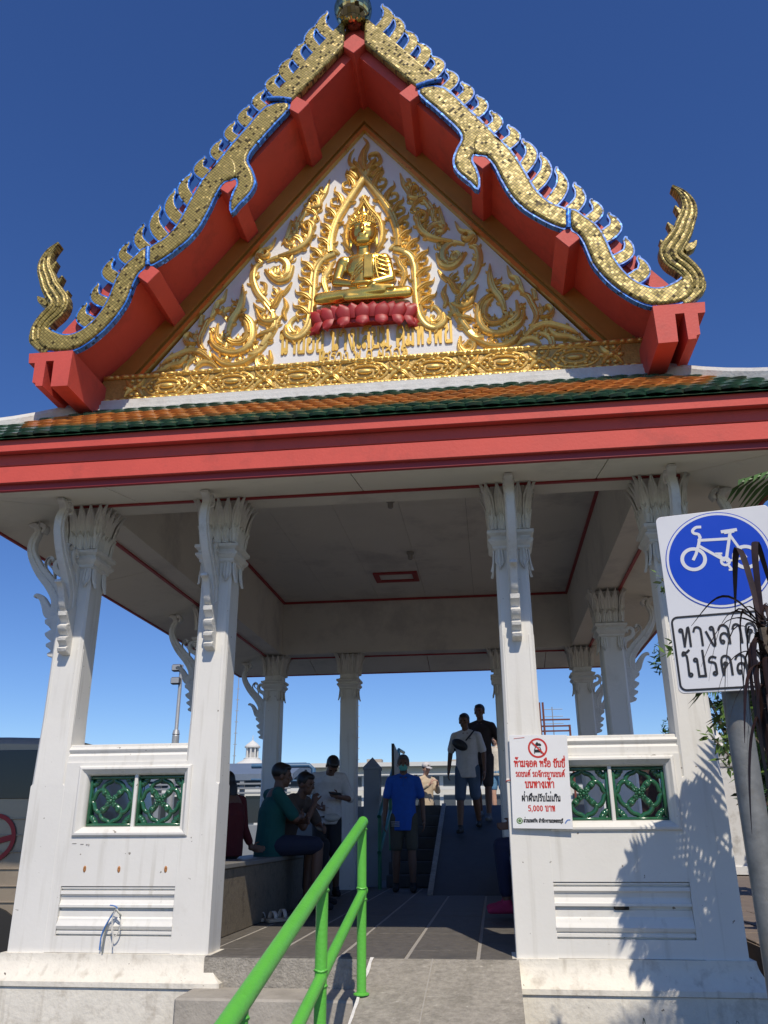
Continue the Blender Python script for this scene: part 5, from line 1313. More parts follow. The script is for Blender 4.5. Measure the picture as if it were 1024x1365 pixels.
o = ph.build('mobile_phone', BLACKC); tag(o, 'black mobile phone held up by the person in the white cap', 'phone'); o.location = (-0.19, 0.03, 0.03)
# 6 man in white shirt, head bowed over what he is holding
r, body, MH, head, MT, pel, chest = person('man in white shirt with head bowed over his hands standing beside the bench', (-1.15, 4.75, 0.0), rad(20), 0.975,
    dict(pel=(0, 0.05, .93), chest=(0, 0.03, 1.23), neck=(0, -0.10, 1.43), head=(0.02, -0.21, 1.515), look=(0.05, -0.55, -0.95), sh=(.185, -0.02, 1.385), el=[(-.29, -0.02, 1.13), (.28, -0.06, 1.12)], wr=[(-.13, -0.22, 1.01), (.08, -0.28, 1.14)], curl=[1.0, 1.0], hand=[(0.5, -0.8, 0.0), (-0.5, -0.8, 0.2)], hip=(.09, 0.04, .90), an=(.13, 0.05, .085)),
    dict(hair=HAIR, shirt=WHITEC, len=0.02, bulk=1.16, sleeve=0.95, pants=BLACKC, plen=0.98, shoe=BLACKC))
q = MB(); q.ell((0.04, -0.13, 0.90), (0.10, 0.045, 0.05), 18, 9); pch = q.build('waist_pouch', cloth('pale_canvas', (0.48, 0.46, 0.42)), r, smooth=True)
q = MB(); q.tube([(0.172*math.cos(a), 0.045+0.140*math.sin(a), 0.91) for a in [2*PI*j/20 for j in range(21)]], 0.012, 6); q.build('strap', BLACKC, pch)
def held(name, label, cat, box, m, loc, rot):
    t_ = MB(); t_.box(*box, 0.004); o_ = t_.build(name, m); o_.location = loc; o_.rotation_euler = rot; return tag(o_, label, cat)
held('mobile_phone', 'dark mobile phone in the hands of the bowed man in white', 'phone', (-0.075, 0.075, -0.04, 0.04, -0.006, 0.006), BLACKC, (-1.00, 4.43, 1.145), (0.3, 0.1, 0.4))
held('paper_ticket', 'small pale paper slip in the lower hand of the bowed man', 'paper', (-0.05, 0.05, -0.03, 0.03, -0.002, 0.002), WHITEC, (-1.13, 4.47, 0.985), (0.2, 0.0, 0.4))
# seated figures on the bench
SEAT = dict(pel=(0, 0.02, .12), chest=(0, 0.03, .42), neck=(0, 0.0, .62), head=(0, -0.03, .755), sh=(.185, 0, .565), el=(.23, -0.10, .32), wr=(.14, -0.30, .28), hip=(.09, -0.02, .10), kn=(.12, -0.43, .10), an=(.13, -0.40, -.385), toe=(0.1, -1, 0), hand=[(0.3, -1, -0.1), (-0.3, -1, -0.1)])
def seated(**kw): d = dict(SEAT); d.update(kw); return d
r, *_ = person('man in teal t-shirt and striped navy shorts sitting on the stone bench', (-1.25, 2.45, 0.5), rad(118), 1.0,
    seated(chest=(0, 0.0, .41), neck=(0, -0.05, .61), head=(0, -0.08, .74), look=(-0.2, -1, -0.1), el=[(-.22, -0.17, .34), (.23, -0.17, .33)], wr=[(.04, -0.30, .36), (-.02, -0.33, .32)], hand=[(1, -0.2, 0.1), (-1, -0.1, 0.0)]),
    dict(hair=HAIR, shirt=cloth('teal_cotton', (0.006, 0.085, 0.075)), bulk=1.08, len=0.05, sleeve=0.85, pants=cloth('navy_shorts', (0.015, 0.02, 0.045)), plen=0.92, stripe=WHITEC, shoe=BLACKC))
person('person in dull brown shirt leaning forward with hand at chin on the bench', (-1.30, 3.10, 0.5), rad(70), 0.98,
    seated(chest=(0, -0.08, .40), neck=(0, -0.20, .58), head=(0, -0.27, .70), look=(0.1, -1, -0.2), sh=(.18, -0.16, .53), el=[(-.17, -0.36, .27), (.19, -0.34, .27)], wr=[(-.05, -0.42, .50), (.05, -0.47, .24)], hand=[(0.3, 0.3, 1), (-0.6, -0.6, 0)], curl=[1.2, 0.6]),
    dict(hair=HAIR, shirt=cloth('dull_brown_cotton', (0.085, 0.062, 0.052)), sleeve=0.75, pants=BLACKC, plen=1.8, shoe=BLACKC))
person('long-haired person in dark red top sitting at the near end of the bench', (-1.46, 1.72, 0.5), rad(-112), 0.86,
    seated(head=(0, -0.06, .735), look=(-0.2, -1, -0.25), el=[(-.26, -0.02, .32), (.24, -0.08, .32)], wr=[(-.36, 0.04, .10), (.10, -0.30, .20)], hand=[(-1, 0.2, -0.1), (-0.3, -1, -0.1)]),
    dict(hair=HAIR, long=True, shirt=cloth('dark_red_cotton', (0.09, 0.008, 0.011)), sleeve=1.7, pants=BLACKC, plen=1.85, shoe=BLACKC))
person('seated person in navy trousers and pink shoes half hidden behind the notice', (1.34, 2.25, 0.5), rad(-88), 0.96,
    seated(), dict(hair=HAIR, shirt=cloth('plum_cotton', (0.06, 0.025, 0.04)), sleeve=0.8, pants=cloth('navy_trousers', (0.012, 0.016, 0.05)), plen=1.8, shoe=cloth('pink_trainer', (0.42, 0.03, 0.10))), detail=0.010)
# ------------------------------------------------------------------ benches
TERR = mat('brown_terrazzo', (0.20, 0.165, 0.115), 0.6, var=0.35, scale=45, bump=0.3, bscale=80, dirt=(0.10, 0.08, 0.055), dscale=12)
TERRT = mat('grey_terrazzo_top', (0.24, 0.23, 0.21), 0.45, var=0.2, scale=60)
for s, lab in ((-1, 'brown terrazzo bench along the left side where people sit'), (1, 'brown terrazzo bench along the right side behind the notice')):
    b = tag(empty('stone_bench', (s*1.34, 3.0, 0)), lab, 'bench')
    for nm, mm, bx_ in (('bench_base', TERR, (s*1.14-s*1.34, s*1.58-s*1.34, -2.55, 2.5, 0.003, 0.466)), ('bench_top', TERRT, (s*1.12-s*1.34, s*1.60-s*1.34, -2.58, 2.52, 0.468, 0.505))):
        t = MB(); t.box(*bx_, 0.006); t.build(nm, mm, b)

# ------------------------------------------------------------------ green handrail
GPAINT = mat('bright_green_paint', (0.12, 0.48, 0.06), 0.42, var=0.10, scale=6, bump=0.25, bscale=70, dirt=(0.09, 0.36, 0.06), dscale=6, dlo=0.55, dhi=0.8)
hr = tag(empty('handrail', (0.1, -0.7, -0.1)), 'bright green tubular handrail rising along the ramp edge', 'handrail')
hr.location = (0, 0, 0)
RXX = 0.100
def ryz(y, z0=0.775): return z0 + 0.215*(y+0.66)
top_pts = [(RXX, y, ryz(y)) for y in (-0.645, -1.5, -2.4, -3.4)]
t = MB(); t.tube(top_pts, 0.031, 14); t.ell((RXX, -0.645, ryz(-0.645)), (0.032, 0.032, 0.032), 14, 9); auto_smooth(t.build('top_rail', GPAINT, hr), 50)
t = MB(); t.tube([(RXX, y, ryz(y, 0.395)) for y in (-0.62, -1.5, -2.4, -3.4)], 0.0255, 12); t.ell((RXX, -0.62, ryz(-0.62, 0.395)), (0.028, 0.020, 0.028), 12, 8); auto_smooth(t.build('middle_rail', GPAINT, hr), 50)
for y in (-0.68, -1.86, -3.1):
    t = MB(); t.tube([(RXX, y, max(on_ramp(y), GROUND_Z)-0.05), (RXX, y, ryz(y)-0.005)], 0.027, 14); t.lathe([(0.045, 0.0), (0.045, 0.006), (0.030, 0.012)], (RXX, y, max(on_ramp(y), GROUND_Z)), 14)
    auto_smooth(t.build('post', GPAINT, hr), 50)
    for zz_ in (ryz(y)-0.034, ryz(y, 0.395)-0.03, ryz(y, 0.395)+0.03):
        w2 = MB(); w2.tube([(RXX + 0.027*math.cos(2*PI*j/14), y + 0.027*math.sin(2*PI*j/14), zz_ + 0.003*math.sin(5*j)) for j in range(15)], 0.0055, 6); w2.build('weld_bead', GPAINT, hr)

# ------------------------------------------------------------------ notice board on the right-hand column
INKR = mat('red_ink', (0.55, 0.03, 0.02), 0.5, var=0.05); INKK = mat('black_ink', (0.012, 0.012, 0.014), 0.5, var=0.05); INKG = mat('green_ink', (0.10, 0.22, 0.05), 0.5)
CARD = mat('white_notice_board', (0.78, 0.78, 0.78), 0.4, var=0.03, scale=3, bump=0.1, bscale=8)
nt = tag(empty('notice_board', (1.18, -0.16, 0.74)), 'white no-parking notice board with red Thai text tied to the column', 'notice')
nt.location = (0.996, -0.150, 0.738); NW, NH = 0.376, 0.578
nt.rotation_euler = (0, rad(1.0), rad(-1.5))
t = MB(); t.box(0, NW, -0.006, 0.0, 0, NH, 0.001); t.build('panel', CARD, nt)
def nmap(xc, z): return lambda u, v, d: (xc + u, -0.0065 - d, z + v)
def nline(txt, xc, z, width, hmax, sw, m, hgt=None):
    wu = text_width(txt); h = min(hmax, width/wu)
    text_glyphs(txt, h, sw, 0.0006, nmap(xc - wu*h/2, z), lift=0.00008).build('lettering', m, nt)
nline('ห้ามจอด หรือ ขับขี่', NW*0.505, 0.378, NW*0.87, 0.05, 0.0072, INKR)
nline('รถยนต์ รถจักรยานยนต์', NW*0.505, 0.316, NW*0.84, 0.04, 0.0055, INKR)
nline('บนทางเท้า', NW*0.49, 0.248, NW*0.50, 0.05, 0.0072, INKR)
nline('ฝ่าฝืนปรับไม่เกิน', NW*0.50, 0.166, NW*0.66, 0.05, 0.0058, INKK)
nline('5,000 บาท', NW*0.50, 0.106, NW*0.46, 0.05, 0.0060, INKR)
nline('ส่วนเทศกิจ สำนักงานเขตธนบุรี', NW*0.515, 0.038, NW*0.66, 0.03, 0.0040, INKK)
def disc(name, cx_, cz_, r0, r1, y, m, parent, n=40, fx=1.0):
    V = []; F = []
    for k in range(n):
        a = 2*PI*k/n; V += [(cx_+r0*math.cos(a)*fx, y, cz_+r0*math.sin(a)), (cx_+r1*math.cos(a)*fx, y, cz_+r1*math.sin(a))]
    for k in range(n):
        a, b = 2*k, 2*((k+1) % n); F.append((a, b, b+1, a+1))
    if r0 == 0: 
        V = [(cx_+r1*math.cos(2*PI*k/n)*fx, y, cz_+r1*math.sin(2*PI*k/n)) for k in range(n)]; F = [tuple(range(n))]
    o_ = mesh_obj(name, V, F, m, parent); return o_
pcx, pcz = NW*0.485, 0.495
disc('prohibition_ring', pcx, pcz, 0.051, 0.063, -0.0072, INKR, nt)
t = MB()   # car and motorcycle pictograms
t.add([(pcx+a, -0.0074, pcz+b) for a, b in ((-0.024, -0.035), (-0.018, -0.035), (-0.018, -0.028), (0.018, -0.028), (0.018, -0.035), (0.024, -0.035), (0.024, -0.012), (0.017, 0.006), (-0.017, 0.006), (-0.024, -0.012))], [tuple(range(10))])
t.build('car_mark', INKK, nt, fixn=False)
t = MB(); t.add([(pcx+a, -0.0077, pcz+b) for a, b in ((-0.016, -0.010), (0.016, -0.010), (0.012, 0.002), (-0.012, 0.002))], [(0, 1, 2, 3)]); t.build('windscreen_mark', CARD, nt, fixn=False)
t = MB(); t.add([(pcx+a, -0.0074, pcz+b) for a, b in ((-0.018, 0.015), (-0.008, 0.012), (0.006, 0.014), (0.020, 0.012), (0.026, 0.020), (0.016, 0.030), (0.006, 0.030), (-0.002, 0.040), (-0.008, 0.034), (-0.014, 0.026))], [tuple(range(10))]); t.build('motorcycle_mark', INKK, nt, fixn=False)
t = MB(); ribbon3(t, [(pcx-0.040, pcz+0.040), (pcx+0.040, pcz-0.040)], 0.010, 0.0008, lambda u, v, d: (u, -0.0078-d, v)); t.build('prohibition_bar', INKR, nt)
disc('emblem', 0.045, 0.046, 0.0, 0.019, -0.0070, INKG, nt, fx=1.05); disc('emblem_ring', 0.045, 0.046, 0.010, 0.013, -0.0074, CARD, nt)
t = MB(); ribbon3(t, [(NW-0.045, 0.035), (NW-0.032, 0.052), (NW-0.016, 0.054)], 0.007, 0.0005, lambda u, v, d: (u, -0.0066-d, v)); t.build('blue_mark', mat('blue_ink', (0.10, 0.2, 0.5), 0.5), nt)
t = MB(); t.tube([(0.02, 0.004, 0.30), (-0.03, 0.02, 0.29), (-0.034, 0.10, 0.285)], 0.003, 6); t.tube([(0.03, -0.007, 0.555), (0.10, -0.0075, 0.562)], 0.0015, 5); t.build('tie_cord', INKR, nt)

# ------------------------------------------------------------------ cycle route sign
STEEL = mat('galvanised_steel', (0.20, 0.205, 0.20), 0.55, metal=0.25, var=0.3, scale=12, bump=0.2, dirt=(0.22, 0.20, 0.17), dscale=9)
SIGNW = mat('sign_white', (0.70, 0.70, 0.71), 0.35, var=0.04, scale=4); SIGNB = mat('sign_blue', (0.005, 0.055, 0.50), 0.32, var=0.05, scale=4)
sg = tag(empty('cycle_sign', (1.83, -2.46, GROUND_Z)), 'blue and white bicycle route sign with Thai text on a grey pole', 'sign')
t = MB(); t.tube([(0, 0, 0), (0, 0, 2.28)], 0.048, 18); auto_smooth(t.build('pole', STEEL, sg), 50)
SWD, SHT, SPH = 0.432, 0.722, -0.212
sp_ = bpy.data.objects.new('panel', None)
def smap(u, v, d):
    """sign face: u along the panel, v up, d outwards"""
    ca, sa = math.cos(SPH), math.sin(SPH)
    ox, oy, oz = 1.606-1.83, -2.5+2.46-0.028, 1.213-GROUND_Z
    nx, ny = sa, -ca
    return (ox + ca*u + nx*d, oy + sa*u + ny*d, oz + v)
def rrect(x0, x1, z0, z1, r, n=5):
    P = []
    for cx_, cz_, a0 in ((x1-r, z0+r, -90), (x1-r, z1-r, 0), (x0+r, z1-r, 90), (x0+r, z0+r, 180)):
        for k in range(n+1): a = rad(a0+90*k/n); P.append((cx_+r*math.cos(a), cz_+r*math.sin(a)))
    return P
def sflat(name, ol, d, m, holes=None):
    V = [smap(u, v, d) for u, v in ol]; return mesh_obj(name, V, [tuple(range(len(V)))], m, sg)
panel = plate('panel', rrect(0, SWD, 0, SHT, 0.022), 0, 0.012, SIGNW, sg, bev=0.002, to3=lambda a, b, c: smap(a, b, c))
t = MB()
for z in (0.10, 0.52): t.add([smap(a, z+b, c) for a in (0.03, SWD-0.03) for b in (0, 0.03) for c in (-0.009, -0.028)], [(0, 1, 3, 2), (4, 6, 7, 5), (0, 4, 5, 1), (2, 3, 7, 6), (0, 2, 6, 4), (1, 5, 7, 3)])
t.build('mounting_bar', mat('dark_bracket', (0.05, 0.055, 0.06), 0.5, metal=0.5), sg)
def sdisc(name, cu, cv, r, d, m): return sflat(name, [(cu+r*math.cos(2*PI*k/64), cv+r*math.sin(2*PI*k/64)) for k in range(64)], d, m)
cu, cv = SWD*0.50, 0.516
sdisc('blue_rim', cu, cv, 0.199, 0.0075, SIGNB); sdisc('white_rim', cu, cv, 0.1955, 0.0082, SIGNW); sdisc('blue_disc', cu, cv, 0.186, 0.0089, SIGNB)
t = MB(); BW = 0.0115
def bs(pts, w=BW, sm=False): ribbon3(t, [(cu+a, cv+b) for a, b in pts], w, 0.0008+0.00006*(len(t.v) % 7), lambda u, v, d: smap(u, v, 0.0092+d), sm)
def ring_(a, b, r, w): ribbon3(t, [(cu+a+r*math.cos(2*PI*k/32), cv+b+r*math.sin(2*PI*k/32)) for k in range(33)], w, 0.0012, lambda u, v, d: smap(u, v, 0.0092+d), False)
ring_(-0.092, 0.010, 0.043, 0.014); ring_(0.100, -0.002, 0.043, 0.014); ring_(0.024, -0.012, 0.015, 0.010)
bs([(-0.092, 0.010), (-0.080, 0.030), (-0.066, 0.066), (-0.056, 0.098)])
bs([(-0.056, 0.098), (-0.060, 0.112), (-0.076, 0.118), (-0.080, 0.130), (-0.066, 0.142), (-0.050, 0.142)], BW, True)
bs([(-0.062, 0.086), (0.048, 0.080)]); bs([(-0.066, 0.064), (0.020, -0.006)]); bs([(0.028, -0.006), (0.060, 0.112)]); bs([(0.058, 0.090), (0.100, -0.002)], 0.010); bs([(0.030, -0.012), (0.096, -0.004)], 0.009)
bs([(0.030, 0.112), (0.080, 0.114)], 0.013); bs([(0.040, 0.106), (0.070, 0.108)], 0.010)
bs([(0.016, 0.000), (0.004, 0.022)], 0.009); bs([(-0.006, 0.024), (0.014, 0.022)], 0.008); bs([(0.032, -0.026), (0.042, -0.046)], 0.009); bs([(0.034, -0.048), (0.056, -0.048)], 0.008)
t.build('bicycle_mark', SIGNW, sg)
# text plate border and lettering
def loopband(ol, w, d, m, name):
    q_ = MB(); ribbon3(q_, ol + [ol[0]], w, 0.0006, lambda u, v, dd: smap(u, v, d+dd), False); return q_.build(name, m, sg)
loopband(rrect(0.010, SWD-0.010, 0.012, 0.296, 0.022), 0.0075, 0.0076, INKK, 'border')
def stext(txt, u0, v, width, sw):
    h = width/text_width(txt)
    text_glyphs(txt, h, sw, 0.0006, lambda u, vv, d: smap(u0+u, v+vv, 0.0076+d), lift=0.00008).build('lettering', INKK, sg)
stext('ทางลาดชัน', 0.030, 0.180, 0.392, 0.0082)
stext('โปรดลงจูง', 0.040, 0.066, 0.375, 0.0082) if False else stext('โปรดลดรถ', 0.036, 0.062, 0.378, 0.0082)

# ------------------------------------------------------------------ loose wires on the left low wall
t = None
WCOL = [mat('white_wire', (0.62, 0.60, 0.55), 0.5), mat('blue_wire', (0.05, 0.18, 0.5), 0.5), mat('grey_wire', (0.22, 0.23, 0.2), 0.5)]
wires = tag(empty('electric_wires', (-1.60, -0.15, 0.26)), 'bundle of loose electric wires hanging from the left wall moulding', 'wires'); wires.location = (0, 0, 0)
x0, z0 = -1.595, 0.262
for k, (m_, pts) in enumerate(((0, [(0, 0), (-0.04, -0.04), (-0.075, -0.12), (-0.085, -0.22)]), (2, [(0, 0), (-0.03, -0.03), (-0.06, -0.10), (-0.07, -0.20), (-0.072, -0.26)]), (1, [(-0.05, 0.022), (-0.02, 0.018), (0.0, 0.0), (-0.05, -0.07), (-0.085, -0.15), (-0.09, -0.24)]), (0, [(0, 0), (0.03, -0.04), (0.035, -0.12), (0.0, -0.16), (-0.03, -0.09)]), (0, [(0, 0), (-0.02, -0.06), (-0.005, -0.14), (0.0, -0.22)]), (2, [(0, 0), (0.02, -0.02), (0.04, -0.035), (0.03, -0.05)]))):
    q = MB(); P = catmull([(x0+a, -0.150-0.006*k, z0+b) for a, b in pts], 5); q.tube(P, 0.0042, 6); q.build('wire', WCOL[m_], wires)
# ------------------------------------------------------------------ sandals on the floor
SUEDE = mat('tan_sandal', (0.52, 0.42, 0.30), 0.8, var=0.15, scale=30); SUEDE2 = mat('sandal_strap', (0.60, 0.55, 0.48), 0.7, var=0.1)
for k, (x, y, rz, lab) in enumerate(((-1.185, 1.90, 0.25, 'pale sandal nearest the bench on the pavilion floor'), (-1.00, 1.84, -0.7, 'pale sandal turned outward away from the bench'))):
    sd = tag(empty('sandal', (x, y, 0.0), rz), lab, 'sandal', None)
    ol = [(0.0, -0.13), (0.035, -0.12), (0.048, -0.06), (0.036, 0.0), (0.034, 0.07), (0.02, 0.115), (-0.02, 0.115), (-0.034, 0.07), (-0.038, 0.0), (-0.044, -0.06), (-0.03, -0.12)]
    plate('sole', ol, 0, 0.03, SUEDE, sd, bev=0.005, to3=lambda a, b, c: (a, b, 0.018-c))
    for yy, hh in ((-0.065, 0.055), (0.035, 0.065)):
        q = MB(); V = []; F = []
        for j in range(9):
            a = PI*j/8
            for dy in (-0.018, 0.018): V.append((0.044*math.cos(a), yy+dy, 0.03+hh*math.sin(a)))
        for j in range(8): F.append((2*j, 2*j+2, 2*j+3, 2*j+1))
        o_ = mesh_obj('strap', V, F, SUEDE2, sd, True); sm = o_.modifiers.new('s', 'SOLIDIFY'); sm.thickness = 0.006

# ------------------------------------------------------------------ inner stairs, inner ramp, gangway beyond the pavilion
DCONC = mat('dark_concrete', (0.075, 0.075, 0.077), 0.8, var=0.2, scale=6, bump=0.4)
is_ = tag(empty('inner_staircase', (0, 7.3, 0)), 'dark concrete stairs rising behind the man in the blue shirt', 'stairs'); is_.location = (0, 0, 0)
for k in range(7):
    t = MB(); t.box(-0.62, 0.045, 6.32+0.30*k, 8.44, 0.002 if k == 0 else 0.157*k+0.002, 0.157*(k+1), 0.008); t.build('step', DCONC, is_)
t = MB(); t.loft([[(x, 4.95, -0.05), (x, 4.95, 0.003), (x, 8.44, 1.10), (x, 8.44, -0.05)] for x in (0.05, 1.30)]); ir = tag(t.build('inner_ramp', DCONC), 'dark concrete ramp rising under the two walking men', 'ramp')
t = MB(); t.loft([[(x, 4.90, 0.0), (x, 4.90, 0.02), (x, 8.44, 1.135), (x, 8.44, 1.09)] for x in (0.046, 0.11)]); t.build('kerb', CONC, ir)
DECK = mat('grey_deck', (0.20, 0.20, 0.20), 0.75, var=0.15, scale=5)
t = MB(); t.box(-2.4, 2.4, 8.45, 9.4, -0.5, 1.098); t.box(0.2, 2.4, 9.4, 14, 0.6, 0.93); t.box(-3.0, 0.2, 9.4, 14, 0.1, 0.33); t.box(-2.6, 2.6, 6.31, 8.44, -0.5, -0.02)
struct(t.build('gangway_deck', DECK))
# stair rails, dark panel and gate post on the left of the stairs
DGREEN = mat('dark_green_rail', (0.015, 0.16, 0.085), 0.4, var=0.1); GREYP = mat('grey_post_paint', (0.24, 0.26, 0.28), 0.6, var=0.1)
sr = tag(empty('stair_railing', (-0.65, 7.3, 0)), 'dark green railing sloping up the left of the inner stairs', 'railing'); sr.location = (0, 0, 0)
for dz, dx in ((0.90, 0), (0.45, 0)):
    t = MB(); t.tube([(-0.66+dx, 5.9, dz), (-0.66+dx, 8.5, dz+1.10), (-0.66+dx, 9.3, dz+1.12)], 0.028, 10); auto_smooth(t.build('rail', DGREEN, sr), 50)
for y in (5.95, 7.2, 8.5):
    z = max(0, (y-6.2)*0.5); t = MB(); t.tube([(-0.66, y, z-0.05), (-0.66, y, 0.90+(y-5.9)*0.423)], 0.026, 10); auto_smooth(t.build('post', DGREEN, sr), 50)
t = MB(); t.loft([[(x, 6.9, 1.40), (x, 6.9, 1.95), (x, 9.0, 1.62), (x, 9.0, 1.45)] for x in (-0.60, -0.56)]); tag(t.build('side_panel', mat('dark_panel', (0.035, 0.035, 0.038), 0.5)), 'dark sloping board at the head of the inner stair railing', 'board')
t = MB(); t.lathe([(0.115, 0.0), (0.115, 1.55), (0.125, 1.56), (0.125, 1.59), (0.0, 1.74)], (-0.86, 6.7, 0), sq=True); tag(t.build('gate_post', GREYP), 'square grey gate post with pointed cap left of the inner stairs', 'post')
t = MB(); t.box(-2.2, -0.98, 6.55, 6.65, 0.0, 0.80); tag(t.build('rear_wall', GREYP), 'low grey wall behind the bowed man at the rear columns', 'wall')

# ------------------------------------------------------------------ van parked by the left side
VANB = mat('champagne_van_paint', (0.33, 0.27, 0.20), 0.35, metal=0.25, var=0.06, scale=2, coat=0.3, dirt=(0.24, 0.19, 0.14), dscale=2)
GLASS = mat('dark_tinted_glass', (0.012, 0.016, 0.026), 0.08, var=0.1); RUBB = mat('black_rubber', (0.02, 0.02, 0.02), 0.8); VRED = mat('logo_red', (0.36, 0.02, 0.02), 0.5)
van = tag(empty('parked_van', (-4.6, 1.06, GROUND_Z), rad(3)), 'champagne coloured van with dark windows and red ring emblem parked left of the pavilion', 'van')
# side outline (u along the van, v up), the side facing the camera is at w = 0
vo = [(-2.3, 0.30), (2.10, 0.30), (2.14, 0.42), (2.12, 1.05), (2.05, 1.55), (1.93, 1.90), (1.80, 1.99), (0.9, 2.02), (-0.6, 2.00), (-1.1, 1.90), (-1.75, 1.32), (-2.3, 1.15), (-2.42, 0.9), (-2.42, 0.42)]
plate('body', [(p.x, p.y) for p in catmull([(a, b, 0) for a, b in vo], 3, True)], 0, 1.7, VANB, van, bev=0.06, to3=lambda a, b, c: (a, 0.85 - c, b))
def vpanel(name, ol, d, m, bev=0.004, th=0.02): return plate(name, ol, 0, th, m, van, bev=bev, to3=lambda a, b, c: (a, -d - c*1.0, b))
vpanel('window', rrect(0.92, 1.92, 1.50, 1.90, 0.07), 0.002, GLASS); vpanel('window', rrect(-0.35, 0.84, 1.50, 1.92, 0.07), 0.002, GLASS); vpanel('window', [(-1.62, 1.30), (-0.45, 1.30), (-0.45, 1.86), (-0.62, 1.88), (-1.05, 1.80)], 0.002, GLASS)
for z in (0.58, 0.70, 0.82, 0.95, 1.08, 1.21, 1.34):
    t = MB(); t.box(-1.3, 2.05, -0.012, 0.004, z-0.006, z+0.006, 0.003); t.build('side_rib', VANB, van)
for u in (-0.40, 0.88): t = MB(); t.box(u-0.004, u+0.004, -0.004, 0.01, 0.36, 1.94); t.build('door_gap', RUBB, van)
t = MB(); ribbon3(t, [(1.30+0.175*math.cos(2*PI*k/32), 1.19+0.175*math.sin(2*PI*k/32)) for k in range(33)], 0.035, 0.004, lambda u, v, d: (u, -0.012-d, v), False); ribbon3(t, [(1.17, 1.12), (1.44, 1.19)], 0.045, 0.003, lambda u, v, d: (u, -0.012-d, v)); t.build('ring_emblem', VRED, van)
for u in (-1.55, 1.35):
    t = MB(); t.lathe([(0.20, -0.12), (0.33, -0.11), (0.34, -0.05), (0.34, 0.05), (0.33, 0.11), (0.20, 0.12)], (0, 0, 0), 28)
    for side_ in (0.09, 1.60):
        w_ = MB(); w_.v = [(v[0], v[2], v[1]) for v in t.v]; w_.f = t.f
        o_ = w_.build('wheel', RUBB, van, loc=(u, side_, 0.34)); auto_smooth(o_, 40)
        h_ = MB(); h_.lathe([(0.02, -0.125), (0.19, -0.115), (0.20, -0.09), (0.20, 0.09), (0.02, 0.125)], (0, 0, 0), 20); h_.v = [(v[0], v[2], v[1]) for v in h_.v]
        auto_smooth(h_.build('hub', STEEL, o_), 40)
vpanel('tail_lamp', rrect(2.00, 2.09, 0.95, 1.25, 0.02), 0.001, VRED)

# ------------------------------------------------------------------ things beyond the left side
lampP = mat('pale_grey_metal', (0.42, 0.43, 0.43), 0.45, metal=0.4)
lp = tag(empty('street_lamp', (-4.80, 9.0, GROUND_Z)), 'tall grey lamp post with two flood lamps beyond the left columns', 'lamp post')
t = MB(); t.tube([(0, 0, 0), (0, 0, 2.85)], 0.065, 12); auto_smooth(t.build('base_tube', lampP, lp), 50)
t = MB(); t.tube([(0, 0, 2.85), (0, 0, 2.95), (0, 0, 4.15)], [0.065, 0.035, 0.033], 12); t.lathe([(0.05, 2.86), (0.07, 2.88), (0.05, 2.96)], (0, 0, 0), 12); auto_smooth(t.build('pole', lampP, lp), 50)
for dz in (3.78, 4.02):
    t = MB(); t.box(-0.16, 0.02, -0.10, 0.02, dz, dz+0.13, 0.02); o_ = t.build('lamp_head', mat('dark_lamp_housing', (0.06, 0.06, 0.065), 0.5), lp)
    t = MB(); t.box(-0.145, 0.005, -0.108, -0.099, dz+0.015, dz+0.115, 0.003); t.build('lens', lampP, o_)
# moored ferry with grey roof
FW = mat('ferry_white', (0.24, 0.26, 0.28), 0.5, var=0.06); FR = mat('ferry_grey_roof', (0.15, 0.19, 0.25), 0.45, var=0.1); FB = mat('blue_pipe', (0.05, 0.13, 0.24), 0.45)
fe = tag(empty('moored_ferry', (-5.0, 13.5, -0.10)), 'moored ferry with blue grey roof and white sides behind the seated people', 'boat')
t = MB(); t.loft([[(x, 0, 1.92), (x, 0, 2.06), (x, 1.4, 2.40), (x, 2.8, 2.06), (x, 2.8, 1.92), (x, 1.4, 2.24)] for x in (-7.0, 1.35)]); t.build('roof', FR, fe)
t = MB(); t.loft([[(x, 0.0, 0.0), (x, 0.0, 0.95), (x, 2.8, 0.95), (x, 2.8, 0.0)] for x in (-7.0, 1.3)]); hull = t.build('hull', FW, fe)
for k in range(3): t = MB(); t.box(-7.0, 1.31, -0.03, -0.001, 1.62+0.10*k, 1.66+0.10*k, 0.005); t.build('eave_strip', FW, fe)
for k in range(9): t = MB(); t.box(-6.9+1.0*k, -6.8+1.0*k, 0.02, 0.12, 0.95, 1.93); t.build('post', FW, fe)
for k in range(8): t = MB(); t.box(-6.76+1.0*k, -5.94+1.0*k, 0.06, 0.08, 1.0, 1.58); t.build('window', GLASS, fe)
bp = tag(empty('blue_pipe_frame', (-3.0, 12, 0)), 'dark blue pipe frame standing above the white shirted man', 'frame'); bp.location = (0, 0, 0)
t = MB(); t.tube([(-4.2, 12, 2.02), (-2.95, 12, 2.02), (-2.86, 12, 1.95), (-2.86, 12, 0.3)], 0.05, 10); auto_smooth(t.build('pipe', FB, bp), 50)
t = MB(); t.tube([(-4.2, 12, 1.75), (-2.86, 12, 1.70)], 0.02, 8); t.build('rail', FB, bp)

